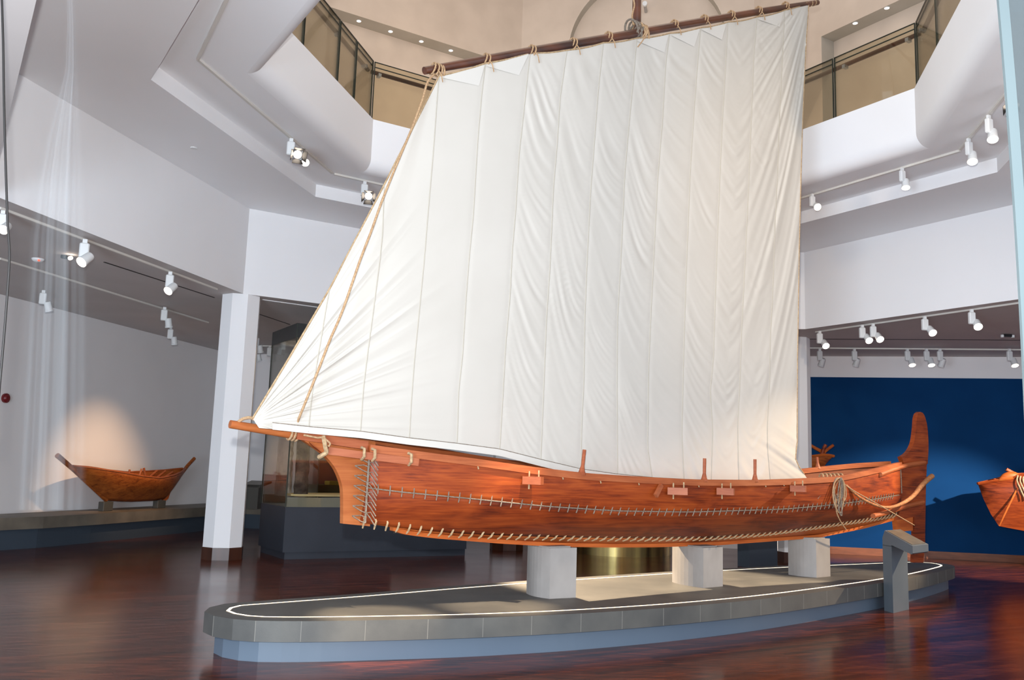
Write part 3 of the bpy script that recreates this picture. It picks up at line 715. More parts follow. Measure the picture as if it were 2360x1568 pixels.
# sternpost board, upright fin and rudder
bpoly([(2073, 1070), (2112, 1062), (2133, 1068), (2131, 1124), (2128, 1165), (2114, 1190), (2058, 1200), (2068, 1150)], .02, .022, 'sternpost', M_hull)
fin = spline([(2073, 1054), (2085, 1047), (2095, 1035), (2102, 1018), (2106, 990), (2108, 965), (2112, 953), (2118, 950), (2124, 955), (2129, 968), (2133, 990), (2135, 1030), (2133, 1070)], 40)
bpoly([tuple(p) for p in fin] + [(2080, 1074)], .0, .035, 'stern_fin', M_hull)
bpoly([(2061, 1197), (2098, 1176), (2098, 1223), (2064, 1226)], .0, .04, 'heel_block', M_keel)
bpoly([(2102, 1150), (2130, 1124), (2128, 1250), (2124, 1297), (2102, 1297), (2104, 1225)], -.0, .028, 'rudder', M_hull2)
for pts, r in (([(2028, 1094), (2060, 1082), (2095, 1072), (2130, 1067)], .035), ([(2012, 1190), (2050, 1180), (2085, 1168), (2127, 1158)], .035)):
    P = [B(*(lambda sz, nn: (sz[0], nn, sz[1]))(on_n(x, y, hb(on_n(x, y, hb)[0]) + .03), hb(on_n(x, y, hb)[0]) + .03)) for x, y in pts]
    MB().tube(spline(P, 16), r, 8).build('stern_wale', M_rail, boat, True)
# tiller yoke, thick curved arm at the stern, rope wound
P = [B(*(lambda sz: (sz[0], nn, sz[1]))(on_n(x, y, nn))) for x, y, nn in ((2148, 1098, .25), (2136, 1108, .27), (2122, 1122, .30), (2104, 1144, .33), (2079, 1161, .38), (2048, 1170, .42), (2015, 1164, .46), (1977, 1144, .50), (1949, 1117, .52))]
MB().tube(spline(P, 40), list(np.interp(np.linspace(0, 1, 40), [0, .15, .5, 1], [.040, .036, .022, .014])), 10).build('steering_arm', M_arm, boat, True)
# thole pins
for (x0, y0, x1, y1), sd in zip(((1347, 1037, 1341, 1095), (1624, 1057, 1623, 1110), (1740, 1059, 1740, 1110), (1883, 1054, 1885, 1096)), (1, 1, 1, -1)):
    s, z = on_n(x1, y1, (lambda q: sd * hb(q))); n_ = sd * hb(s); s2, z2_ = on_n(x0, y0, n_)
    zb = ZSH(s) + (LIFT(s) if sd < 0 else 0)
    G = [(B(s, n_, zb - .01), .045), (B(s, n_, zb + .03), .03), (B(s + (s2 - s) * .3, n_, zb + .08), .018), (B(s2, n_, z2_), .019)]
    MB().tube([p for p, r in G], [r for p, r in G], 8).build('thole_pin', M_pink, boat, True)
# projecting beam ends with their lashings
for (x0, y0, x1, y1) in ((1208, 1098, 1250, 1101), (1539, 1124, 1585, 1126), (1653, 1125, 1692, 1127), (1822, 1119, 1857, 1121)):
    s0, z0 = on_n(x0, y0, hb); n0 = hb(s0); s1_, z1_ = on_n(x1, y1, n0 + .16)
    c = (np.array(B(s0, n0 + .0, z0)) + np.array(B(s1_, n0 + .16, z1_))) / 2
    d = np.array(B(s1_, n0 + .16, 0)) - np.array(B(s0, n0, 0)); L = np.linalg.norm(d)
    be = MB().box(c - np.array([0, 0, .035]), (L, .09, .075), math.atan2(d[1], d[0])).build('beam_end', M_pink, boat)
    for k in (.28, .8):
        e = np.array(B(s0, n0 + .0, z0)) + d * k
        MB().tube([e + [0, 0, .05], e + [0, 0, -.12]] if k < .5 else [e + [0, 0, .06], e + [0, 0, 0.0]], .008, 6).build('peg', M_cord, be)
bar((1522, 1114), (1509, 1140), hb(6.2) + .02, hb(6.0) + .03, .05, .03, 'cleat', M_pink)
# stitching : keel seam (individual stitches)
cnt = 0
s = S0 + .02
lsp = 0
while s < S1 - .05 and cnt < 84:
    z = ZGA(s); n_ = hg(s); t_ = min(1, (s - S0) / 2.5)
    tilt = .03 * min(1, (s - S0) / 3)
    h0, h1 = .055, .05 * (1 - .15 * t_)
    nu = n_ + .045; nl = max(.034, n_ * .8) + .012
    if s - S0 < .35: nl = n_ + .016; nu = n_ + .03
    MB().tube([B(s + tilt, nu - .012, z + h0), B(s + tilt * .5, n_ + .04, z + h0 * .4), B(s - tilt * .5, n_ + .022, z - h1 * .4), B(s - tilt, nl - .004, z - h1)], [.007, .010, .010, .007], 6).build('stitch', M_cord, boat, True)
    s += .112; cnt += 1
# wadding cord and small stitches of the mid seam
st = MB(); pts = []
for s in np.linspace(S0, S1 - .1, 120): pts.append(B(s, hm(s) + .014, ZMI(s)))
MB().tube(pts, .0065, 6).build('seam_cord', M_ropeg, boat, True)
s = S0 + .1
while s < S1 - .3:
    z = ZMI(s); n_ = hm(s) + .016; q = .022 * min(1, (s - S0) / 3)
    st.tube([B(s + q, n_ + .002, z + .045), B(s, n_ + .006, z), B(s - q, n_ + .002, z - .045)], .0055, 5)
    s += .108
o = st.build('seam_stitching', M_ropeg, boat, True); o['kind'] = 'stuff'
# bow stitching: zigzag column
st = MB(); z = KB(S0) + .075; k = 0
while z < ZSH(S0) - .06:
    for (a, b, e) in ((-.085, -.005, .0), (.0, .075, .028)):
        nn = max(hb(S0 + max(b, 0)), .05)
        st.tube([B(S0 + a, .045 if a < 0 else nn, z + .012 + e), B(S0 + (a + b) / 2, nn + .008, z + .02 + e), B(S0 + b, nn + .018 + (.02 if b > 0 else 0), z + .005 - e)], .0045, 5)
        st.tube([B(S0 + a, .045 if a < 0 else nn, z + .012 + e), B(S0 + (a + b) / 2, nn + .008, z - .03 + e), B(S0 + b, nn + .018 + (.02 if b > 0 else 0), z - .045 - e)], .005, 5)
    z += .088
MB().tube([B(S0 + .0, max(hb(S0), .04) + .01, KB(S0) + .03), B(S0, max(hb(S0), .05) + .012, (KB(S0) + ZSH(S0)) / 2), B(S0, hb(S0) + .02, ZSH(S0) - .07)], .010, 6).build('bow_seam_cord', M_ropeg, boat, True)
o = st.build('bow_stitching', M_ropeg, boat, True); o['kind'] = 'stuff'
# vertical stern seam
s_ = S1
MB().tube([B(s_ - .02, hb(s_) + .02, ZMI(s_) + .02), B(s_ - .03, hb(s_) + .024, (ZMI(s_) + ZSH(s_)) / 2), B(s_ - .03, hb(s_) + .02, ZSH(s_) - .06)], .007, 6).build('stern_seam_cord', M_ropeg, boat, True)
# little pegs under the gunwale
for x in (1100, 1295, 1382, 1470, 1608, 1762, 1804):
    s, z = on_n(x, 0.0 + np.interp(x, [1100, 1295, 1382, 1470, 1608, 1762, 1804], [1077, 1101, 1110, 1114, 1119, 1119, 1117]), hb)
    MB().tube([B(s, hb(s) + .005, z + .02), B(s, hb(s) + .02, z - .02)], .007, 6).build('peg', M_cord, boat)

# bowsprit
tip = on_n(530, 978, 0.0); e1 = on_n(690, 1004, .0); e2 = on_n(860, 1032, 0.0)
bs = thing('bowsprit', 'round wooden bowsprit pole pointing left from the bow', 'spar', B(tip[0], 0, tip[1]))
MB().tube([B(tip[0], 0, tip[1]), B(e1[0], 0, e1[1]), B(e2[0], 0, e2[1] + .02)], [.034, .040, .042], 16).build('pole', M_stem, bs, True)
for x in (668, 676, 684):
    s, z = on_n(x, 978 + (x - 530) * .163, 0.0)
    MB().tube([B(s + .01 * math.sin(a), .05 * math.cos(a), z + .05 * math.sin(a)) for a in np.linspace(0, 2 * math.pi, 17)], .011, 6, False).build('lashing', M_rope, bs, True)

# mast and yard
NSAIL = .16
mx = on_n(1467, 62, -.02)[0]
mt = thing('mast', 'dark wooden mast seen above the yard, otherwise behind the sail', 'mast', B(mx, -.02, .9))
MB().tube([B(mx, -.02, .95), B(mx, -.02, 5.5), B(mx, -.02, 8.4)], [.085, .062, .050], 16).build('pole', M_spar, mt, True)
# roll of lashings round mast and yard
def onsail(x, y, n=NSAIL): s, z = on_n(x, y, n); return B(s, n, z)
yd = thing('yard', 'long dark tapered yard carrying the sail head, sloping up to the right', 'spar', onsail(978, 163, .12))
YL = [(978, 163), (1100, 141), (1230, 117), (1400, 88), (1560, 60), (1720, 32), (1884, 6)]
MB().tube(spline([onsail(x, y, .13) for x, y in YL], 40), list(np.interp(np.linspace(0, 1, 40), [0, .1, .5, .9, 1], [.038, .046, .052, .044, .038])), 16).build('pole', M_spar, yd, True)
for x, y in ((1868, 9), (1876, 7.5)):
    c = np.array(onsail(x, y, .13)); MB().tube([c + np.array([0, 0, .04]) * math.sin(a) + np.array([*(N_ * .04), 0]) * math.cos(a) for a in np.linspace(0, 2 * math.pi, 17)], .006, 6, False).build('end_ring', M_cord, yd, True)
# ropes round the yard (robands)
ROB = [(1003, 160), (1121, 138), (1226, 118), (1321, 101), (1402, 86), (1554, 58), (1623, 46), (1685, 36), (1748, 26), (1810, 15)]
rb_lab = ['rope knot at far left end of yard', 'rope tie second from left end of yard', 'rope tie third from left end of yard', 'rope tie fourth from left end of yard', 'looped rope tie just left of the mast on yard',
          'rope tie first right of the mast on yard', 'rope tie second right of the mast on yard', 'rope tie third right of the mast on yard', 'rope tie fourth right of the mast on yard', 'rope tie nearest right end of yard']
for (x, y), lab in zip(ROB, rb_lab):
    c = np.array(onsail(x, y, .13)); t = thing('rope_tie', lab, 'rope', c, 0, 'rope ties holding the sail to the yard')
    for k in range(2 if x != 1003 else 4):
        o_ = np.array([*(D_ * (k * .035 - .03)), 0]); rr_ = .052
        MB().tube([c + o_ + np.array([0, 0, rr_ + .01]) * math.sin(a) + np.array([*(N_ * rr_), 0]) * math.cos(a) + np.array([*(D_ * .012 * math.sin(a + k)), 0]) for a in np.linspace(0, 2 * math.pi, 17)], .009, 6, False).build('loop', M_rope, t, True)
    MB().tube([c + np.array([*(N_ * .05), -.02]), c + np.array([*(N_ * .07 + D_ * .03), -.07]), c + np.array([*(N_ * .07 + D_ * .05), -.14])], .006, 6).build('tail', M_rope, t, True)
ml = thing('mast_lashing', 'thick grey and tan rope lashing where the mast crosses the yard', 'rope', onsail(1470, 74, .13))
for k in range(7):
    a0 = -.09 + k * .03; c = np.array(onsail(1468, 74, .09))
    MB().tube([c + np.array([*(D_ * (a0 + .05 * math.sin(a) * (1 if k % 2 else -1)) + N_ * .10 * math.cos(a)), .11 * math.sin(a)]) for a in np.linspace(0, 2 * math.pi, 21)], .013, 6, False).build('turn', M_ropeg if k < 4 else M_rope, ml, True)
MB().tube(spline([onsail(1478, 52, .25), onsail(1492, 72, .28), onsail(1482, 92, .27), onsail(1470, 108, .26)], 14), .008, 6).build('tail', M_rope, ml, True)
MB().tube(spline([onsail(1458, -10, .06), onsail(1462, 12, .08), onsail(1457, 36, .10), onsail(1460, 58, .12)], 14), .010, 6).build('halyard', M_rope, ml, True)

# ================================================================== SAIL
COLS = {   # seam polylines in the photograph, measured head to foot
 'L3': [(661, 834), (650, 880), (640, 930), (632, 962), (628, 989.5)],
 'L2': [(760, 665), (751, 714.8), (738.6, 791.3), (723, 880.6), (713, 969.9), (711, 998.5)],
 'L1': [(886, 425), (882, 540), (876, 600), (861, 714.8), (845.7, 829.6), (838, 893.4), (831.7, 982.7), (830, 1009)],
 'A': [(1012, 175), (1006.7, 243), (999, 350), (987.5, 482.6), (978, 600), (965.6, 727.6), (955.4, 829.6), (947.8, 931.6), (942.7, 1024.5)],
 'B': [(1119, 146), (1110, 222), (1101, 329.6), (1091, 498), (1081.6, 592.9), (1074, 692), (1066.3, 820), (1057.4, 900), (1053, 1037)],
 'C': [(1222, 122), (1210.8, 227.6), (1196.7, 355), (1189, 482.6), (1181, 577.6), (1176, 679.6), (1165.8, 794.4), (1160, 900), (1151, 1050)],
 'D': [(1307, 116), (1291, 227.6), (1284.7, 329.6), (1275.8, 431.6), (1267.9, 615.8), (1260, 730.6), (1254, 880), (1246, 1074)],
 'E': [(1390.6, 99), (1379, 209.7), (1370, 329.6), (1361, 450), (1353.3, 603), (1348.2, 730.6), (1346, 878.6), (1340.8, 980.6), (1339, 1096)],
 'F': [(1468, 88), (1459.4, 188.8), (1450.5, 280.6), (1440.3, 400), (1431, 603), (1423.5, 730.6), (1422.4, 878.6), (1423.7, 1108)],
 'G': [(1543.6, 77), (1534.7, 142.9), (1527, 280.6), (1516.8, 400), (1506.4, 603), (1501.3, 705), (1495, 853), (1492.6, 1031.6), (1506, 1116)],
 'H': [(1615, 63.8), (1607.4, 153), (1599.7, 255), (1590.8, 400), (1581.6, 628.6), (1575.5, 827.6), (1571.7, 1006), (1578, 1120)],
 'I': [(1677.6, 51), (1672.4, 153), (1664.8, 280.6), (1659.7, 400), (1653.3, 554), (1648.2, 707), (1644.4, 827.6), (1637, 904), (1643, 993.4), (1639.3, 1120)],
 'J': [(1745, 38.8), (1737.5, 127.6), (1733.7, 229.6), (1727.3, 382.7), (1723.5, 477.6), (1715.8, 630.6), (1710, 750), (1705.6, 878.6), (1700.5, 980.6), (1702, 1057), (1704, 1118)],
 'K': [(1809, 23.5), (1805, 102), (1797.4, 255), (1792.3, 400), (1787, 503), (1782, 656), (1775.8, 776.5), (1773, 904), (1769, 980), (1769.4, 1031.6), (1776, 1110)],
 'M': [(1864, 4), (1858.7, 84), (1853.6, 178.6), (1848.5, 306), (1846, 400), (1842, 560), (1839, 762), (1837.8, 803), (1837, 1007), (1838, 1030), (1829, 1058), (1860, 1103)],
}
names = ['L2', 'L1', 'A', 'B', 'C', 'D', 'E', 'F', 'G', 'H', 'I', 'J', 'K', 'M']
NV = 430; PC = 26
def resamp(P, n):
    P = np.array(P, float); t = np.concatenate([[0], np.cumsum(np.linalg.norm(np.diff(P, axis=0), axis=1))]); t /= t[-1]; u = np.linspace(0, 1, n)
    return np.stack([np.interp(u, t, P[:, 0]), np.interp(u, t, P[:, 1])], 1)
def smoothc(P, n):
    if len(P) > 7:
        Q = resamp(P, n); k = 15; e = np.pad(Q, ((k // 2, k // 2), (0, 0)), mode='reflect', reflect_type='odd')
        Q2 = np.stack([np.convolve(e[:, 0], np.ones(k) / k, 'valid'), np.convolve(e[:, 1], np.ones(k) / k, 'valid')], 1); return Q2
    return resamp(P, n)
tack_col = [(583, 963), (584, 967), (590, 977), (597, 987)]
CL = [resamp(tack_col, NV), resamp(COLS['L3'], NV)] + [smoothc(COLS[k], NV) for k in names]
ncol = len(CL)
pxg = []; cu = []
for c in range(ncol - 1):
    for i in range(PC):
        f = i / PC; pxg.append(CL[c] * (1 - f) + CL[c + 1] * f); cu.append(c + f)
pxg.append(CL[-1]); cu.append(ncol - 1.0)
PX = np.array(pxg); CU = np.array(cu); NU = len(PX)          # (NU, NV, 2)
# the head edge sags a little between its ties
fc = CU - np.floor(CU)
sag = 3.0 * np.sin(np.pi * fc) * (CU > 4)
PX[:, :, 1] += sag[:, None] * np.exp(-np.linspace(0, 1, NV) * 60)[None, :]
# cloth relief
def noise1(x, seed, per=4096):
    r = np.random.RandomState(seed).rand(per) * 2 - 1; i = np.floor(x).astype(int); f = x - i; f = f * f * (3 - 2 * f)
    return r[i % per] * (1 - f) + r[(i + 1) % per] * f
def fold(x, seed):      # rounded swells with sharp valleys
    a = noise1(x, seed); b = noise1(x * 2.3 + 17, seed + 1)
    return (.55 - np.abs(a)) * 1.0 + .35 * (.5 - np.abs(b))
X, Y = PX[:, :, 0], PX[:, :, 1]
F = fc[:, None] + 0 * X; PIDX = np.floor(np.minimum(CU, ncol - 1.001)).astype(int)[:, None] + (0 * X).astype(int)
V = np.linspace(0, 1, NV)[None, :] + 0 * X
D = np.zeros_like(X)
edge = np.sin(np.pi * F) ** .55
for p in range(6, 14):                     # diagonal pull creases, steep near the left seam and flattening
    mk = PIDX == p
    slope = {6: 150, 7: 165, 8: 160, 9: 120, 10: 85, 11: 110, 12: 60, 13: -60}[p]
    amp = {6: .0115, 7: .012, 8: .0135, 9: .013, 10: .011, 11: .012, 12: .0085, 13: .0085}[p]
    sl = slope * (1 + .25 * noise1(V * 5, 300 + p)) * (.75 + .45 * np.minimum(V * 2.2, 1))
    if p == 12: sl = sl * np.where(F < .5, 1, 1)
    ph = (Y - sl * (1 - (1 - F) ** 1.7) + 30 * noise1(F * 1.3 + p, 77)) / 21.0
    if p in (12, 13):
        chev = np.sqrt((F - (.55 if p == 12 else .5)) ** 2 + .012) * (120 if p == 12 else 130); ph = (Y + chev) / 24.0
    am = 2.1 * amp * (.55 + .45 * noise1(Y / 85 + 9 * p, 500 + p)) * np.clip((V - .01) / .05, 0, 1)
    D += np.where(mk, am * edge * fold(ph, 40 + p), 0)
th = np.arctan2(-(Y - 975), X - 575); rad = np.hypot(X - 575, Y - 975)     # creases radiating from the tack
rk = np.clip(rad / 60, 0, 1) * np.clip((700 - rad) / 420, 0, 1) * np.clip((PIDX <= 4), 0, 1)
D += .022 * rk * fold(th * 17, 91) * (.6 + .4 * np.sin(np.pi * F)) * np.clip((5.1 - CU[:, None]) / 2.0, 0, 1)
th2 = np.arctan2(X - 1872, Y + 30); r2 = np.hypot(X - 1870, Y + 20)         # long folds hanging from the peak
D += .030 * np.clip((CU[:, None] - 12.6) / 1.6, 0, 1) * np.clip(r2 / 80, 0, 1) * np.clip((1180 - r2) / 500, 0, 1) * fold((th2 + .00016 * r2) * 52 + 3, 133)
D += .028 * np.clip((V - .86) / .1, 0, 1) * np.clip((CU[:, None] - 13.2) / 1.2, 0, 1) * fold((Y + (1862 - X) * .7) / 22, 151)   # gathered clew
D -= .006 * np.exp(-(np.minimum(F, 1 - F) / .05) ** 2) * (CU[:, None] > 4.5)   # puckered seams
D += .0028 * fold(Y / 7.0 + 3 * PIDX, 211) * np.exp(-(np.minimum(F, 1 - F) / .16) ** 2) * (CU[:, None] > 5)
rows = np.clip((V * 1.0), 0, 1); D *= np.clip(rows / .012, 0, 1)
ker = np.array([.25, .5, .25])
for ax in (0, 1):
    Dp = np.pad(D, [(1, 1) if a == ax else (0, 0) for a in (0, 1)], mode='edge')
    D = .25 * np.take(Dp, range(0, D.shape[ax]), ax) + .5 * D + .25 * np.take(Dp, range(2, D.shape[ax] + 2), ax)
D += .07 * np.sin(np.pi * np.clip((CU[:, None]) / (ncol - 1), 0, 1)) * np.sin(np.pi * V)     # belly
N3 = np.array([N_[0], N_[1], 0.0]); P03 = np.array([*(O_ + N_ * (NC + NSAIL)), 0.0])
def sail_pt(x, y, d):
    R = ((x - CX) / FPX)[..., None] * RGT - ((y - CY) / FPX)[..., None] * UPV + FWD
    tt_ = (((P03 - CAM) @ N3) + d) / (R @ N3)
    return CAM + R * tt_[..., None]
S3 = sail_pt(X, Y, D)
def grid_mesh(P, name, m, parent, solid=None):
    nu, nv = P.shape[:2]; Wm = np.array(world_of(parent).inverted()); v = P.reshape(-1, 3) @ Wm[:3, :3].T + Wm[:3, 3]
    me = bpy.data.meshes.new(name); i, j_ = np.meshgrid(np.arange(nu - 1), np.arange(nv - 1), indexing='ij'); i = i.ravel(); j_ = j_.ravel()
    q = np.stack([i * nv + j_, i * nv + j_ + 1, (i + 1) * nv + j_ + 1, (i + 1) * nv + j_], 1)
    me.vertices.add(len(v)); me.vertices.foreach_set('co', v.ravel().astype(np.float32))
    me.loops.add(q.size); me.loops.foreach_set('vertex_index', q.ravel().astype(np.int32))
    me.polygons.add(len(q)); me.polygons.foreach_set('loop_start', (np.arange(len(q)) * 4).astype(np.int32)); me.polygons.foreach_set('loop_total', np.full(len(q), 4, np.int32))
    me.update(calc_edges=True); me.validate()
    me.polygons.foreach_set('use_smooth', np.ones(len(me.polygons), bool)); me.materials.append(m)
    o = bpy.data.objects.new(name, me); COL.objects.link(o); o.parent = parent
    if solid: md = o.modifiers.new('thickness', 'SOLIDIFY'); md.thickness = solid; md.offset = -1
    return o
sail = thing('sail', 'huge creased off-white sail hanging from the yard over the boat', 'sail', onsail(1300, 1085))
grid_mesh(S3, 'sail_cloth', M_sail, sail)
DN = D + .004
def ribbon(i0, name, m, w=.022, j0=0, j1=NV):
    """sewn tape following seam column i0"""
    c = sail_pt(X[i0], Y[i0], DN[i0])[j0:j1]
    tg = np.gradient(c, axis=0); tg /= np.linalg.norm(tg, axis=1)[:, None]; sd = np.cross(tg, N3); sd /= np.linalg.norm(sd, axis=1)[:, None]
    P = np.stack([c - sd * w / 2 - N3 * .003, c - sd * w / 4 + N3 * .0015, c + sd * w / 4 + N3 * .0015, c + sd * w / 2 - N3 * .003], 0)
    return grid_mesh(P, name, m, sail)
for c in range(2, ncol - 1): ribbon(c * PC, 'seam', M_seam, .011)
# luff and leech ropes along the edges, hem at the foot
luff = [S3[i, 0] for i in range(0, 4 * PC + 1, 4)]
MB().tube(luff, .008, 6).build('luff_rope', M_cord, sail, True)
MB().tube([S3[-1, j_] for j_ in range(0, NV, 8)], .008, 6).build('leech_rope', M_cord, sail, True)
MB().tube([S3[i, 0] + np.array([0, 0, .002]) for i in range(4 * PC, NU, 4)], .009, 6).build('head_rope', M_cord, sail, True)
# hem: a doubled strip along the foot
hx = X[:, -1]; hy = Y[:, -1]; band = 15.0
hi = [i for i in range(PC, 11 * PC, 3)]
foot_top = np.array([[hx[i], hy[i] - band] for i in hi]); foot_bot = np.array([[hx[i], hy[i] + 1.0] for i in hi])
jj = lambda i: int(np.argmin(np.abs(Y[i] - (hy[i] - band))))
P = np.stack([np.array([sail_pt(np.array(foot_top[k][0]), np.array(foot_top[k][1]), np.array(D[i, jj(i)] + .008)) for k, i in enumerate(hi)]),
              np.array([sail_pt(np.array(foot_bot[k][0]), np.array(foot_bot[k][1]), np.array(D[i, -1] + .010)) for k, i in enumerate(hi)])], 0)
grid_mesh(P, 'hem', M_hem, sail)
MB().tube([P[0, k] for k in range(P.shape[1])], .0035, 5).build('hem_stitch_line', M_ropeg, sail, True)
# cloth corner patches at the head
for (a, b, c_) in (((1014, 178), (1117, 150), (1104, 198)), ((1120, 152), (1219, 124), (1196, 174)), ((1548, 82), (1613, 66), (1600, 108)), ((1616, 68), (1674, 54), (1664, 92)), ((1468, 94), (1541, 80), (1531, 121)), ((1746, 44), (1806, 27), (1797, 62))):
    tri = [sail_pt(np.array(float(q[0])), np.array(float(q[1])), np.array(.013)) for q in (a, b, c_)]
    MB().add(tri, [(0, 1, 2)]).build('corner_patch', M_hem, sail)

# ropes -----------------------------------------------------------
def rope(px, r, label, mtl=M_rope, n=60, name='rope'):
    P = [onsail(x, y, nn) for x, y, nn in px]
    o = MB().tube(spline(P, n), r, 7).build(name, mtl, None, True); return tag(o, label, 'rope')
rope([(1000, 172, .16), (985, 190, .20), (975, 225, .24), (962, 262, .26), (951, 292, .28), (930, 342, .32), (905, 402, .38), (878, 470, .40), (855, 535, .42), (830, 600, .44), (790, 715, .44), (760, 785, .42), (735, 850, .38), (705, 925, .28), (690, 962, .20), (679, 992, .06)], .011,
     'taut tan rope from yard tip down across the sail to the bowsprit')
rope([(548, 974, .0), (560, 966, .04), (575, 963, .10), (585, 966, .16)], .014, 'short rope tying sail tack to bowsprit tip', n=16)
rope([(745, 1006, .12), (748, 1020, .14), (750, 1032, .14), (752, 1043, .12), (742, 1050, .10), (735, 1054, .06)], .020, 'thick pale knotted rope hanging at the bow', M_cord, n=30)
rope([(700, 1003, .10), (715, 1006, .13), (730, 1009, .14), (745, 1010, .14), (760, 1022, .15), (757, 1030, .15)], .009, 'thin rope lying along the bow rail', n=30)
HB = lambda x, y: hb(on_n(x, y, hb)[0])
rope([(1866, 1108, .50), (1885, 1112, .52), (1910, 1118, .54), (1928, 1120, .54)], .010, 'tan rope from sail clew to the coil', n=20)
rope([(1868, 1108, .50), (1880, 1113, .55), (1888, 1125, .58), (1892, 1138, .58), (1884, 1150, .58)], .008, 'loose rope end hanging below the sail clew', M_ropeg, n=24)
rope([(1947, 1117, .54), (1970, 1133, .58), (2015, 1158, .60), (2060, 1184, .55), (2107, 1211, .40)], .007, 'thin tan rope stretched from coil to the stern heel', n=40)
coil = thing('rope_coil', 'coiled tan rope hanging over the stern gunwale', 'rope', onsail(1936, 1110, .52))
for k in range(9):
    w = 4 + 3 * (k % 4); h = 18 + 3.2 * k; cx2 = 1934 + (k % 5 - 2) * 3; cy2 = 1104 + h * .95
    MB().tube([onsail(cx2 + w * math.sin(a) + 2 * math.sin(2 * a + k), cy2 + h * -math.cos(a), .53 + .012 * k) for a in np.linspace(0, 2 * math.pi, 30)], .0085, 6, False).build('loop', M_rope if k % 2 else M_ropeg, coil, True)
for k in range(6):
    x0 = 1893 + 9 * k
    MB().tube([onsail(x0 + 5 * math.cos(a), 1100 + 8 * math.sin(a), .50 + .06 * math.cos(a)) for a in np.linspace(0, 2 * math.pi, 14)], .010, 6, False).build('turn', M_rope, coil, True)
MB().tube(spline([onsail(1926, 1150, .60), onsail(1928, 1180, .60), onsail(1937, 1202, .55), onsail(1950, 1221, .45)], 24), .008, 6).build('tail', M_rope, coil, True)

# ================================================================== LECTERNS
def lectern(pl_, pn, pr, ztop, label, m, mp, base=0.0, reach=.42, rise=.10, left=False):
    """pl_,pn,pr: left, near and right foot corners (world xy); top board leans out past the right side"""
    a, b, c = [np.array(q[:2]) for q in (pl_, pn, pr)]
    e1 = a - b; e2 = c - b
    t = thing('lectern', label, 'lectern', v3((a + c) / 2, base))
    L2 = np.linalg.norm(e2); u2 = e2 / L2; L1 = np.linalg.norm(e1); u1 = e1 / L1
    ex = u2 if not left else u1
    P = lambda k, z, q: v3(b + ex * k + (u1 if not left else u2) * q, z)
    th = L1 if not left else L2; D0 = L2 if not left else L1
    # side profile: upright, then the sloping board
    pr_ = [(0, base), (D0 * .55 if False else D0, base), (D0, ztop - .20), (D0 + reach, ztop - .20 - rise - .0), (D0 + reach + .03, ztop - rise - .10), (D0 * .35, ztop), (0, ztop - .06)]
    n = len(pr_); vs = [P(k, z, 0) for k, z in pr_] + [P(k, z, th) for k, z in pr_]
    fs = [tuple(range(n)), tuple(range(2 * n - 1, n - 1, -1))] + [(i, (i + 1) % n, n + (i + 1) % n, n + i) for i in range(n)]
    MB().add(vs, fs).build('stand', m, t)
    q0, q1 = pr_[5], pr_[4]; f = lambda t_: (q0[0] + (q1[0] - q0[0]) * t_, q0[1] + (q1[1] - q0[1]) * t_ + .004)
    i0, i1 = f(.06), f(.94)
    MB().add([P(i0[0], i0[1], th * .06), P(i1[0], i1[1], th * .06), P(i1[0], i1[1], th * .94), P(i0[0], i0[1], th * .94)], [(0, 1, 2, 3)]).build('text_panel', mp, t, solid=.004)
    return t
# right front lectern: thin upright and a board leaning right
def slab_lectern(base_px, top_px, zt, label, m, mp, z0=0.0, depth=.42):
    """base_px: left, near corner, right foot; top_px: outline of the board, near side then far side"""
    a, b, c = [fl(x, y, z0)[:2] for x, y in base_px]
    t = thing('lectern', label, 'lectern', v3((a + c) / 2, z0))
    d4 = a + (c - b)
    MB().prism([a, b, c, d4], z0, zt).build('stand', m, t)
    return t, a, b, c, d4
a, b, c = [fl(x, y)[:2] for x, y in ((2038, 1408), (2059, 1414), (2095, 1405))]
t = thing('lectern', 'grey metal lectern with sloping top in front of the platform stern end', 'lectern', v3((a + c) / 2, 0))
d4 = a + (c - b)
def zat(xy, y):     # height over a floor point at image row y
    lo_, hi_ = -2.0, 12.0
    for _ in range(50):
        m_ = (lo_ + hi_) / 2; v = np.array([*xy, m_]) - CAM; yy = CY - FPX * (v @ UPV) / (v @ FWD)
        if yy > y: lo_ = m_
        else: hi_ = m_
    return lo_
u = (b - a) / np.linalg.norm(b - a); w = c - b; L1 = np.linalg.norm(b - a); LT = L1 + .46
zA, zT = zat(a, 1240), zat(a + u * .05, 1223); e_ = a + u * LT; zE, zEb = zat(e_, 1259), zat(e_, 1276); zU = zat(b, 1257)
MB().prism([a, b, c, d4], 0, zU - .01).build('post', M_lect, t)
prf = [(0, zU - .02), (0, zA), (.06, zT), (LT, zE), (LT, zEb), (LT - .03, zEb - .015), (L1, zU), (L1, zU - .02)]
n = len(prf); vs = [v3(a + u * k, z) for k, z in prf] + [v3(a + u * k + w * 1.02, z) for k, z in prf]
MB().add(vs, [tuple(range(n)), tuple(range(2 * n - 1, n - 1, -1))] + [(i, (i + 1) % n, n + (i + 1) % n, n + i) for i in range(n)]).build('sloping_top', M_lect, t)
sl = (zE - zT) / (LT - .06); P_ = lambda k, q: v3(a + u * k + w * q, zT + sl * (k - .06) + .004)
MB().add([P_(.09, .06), P_(LT - .03, .06), P_(LT - .03, .96), P_(.09, .96)], [(0, 1, 2, 3)]).build('text_panel', M_panel, t, solid=.003)

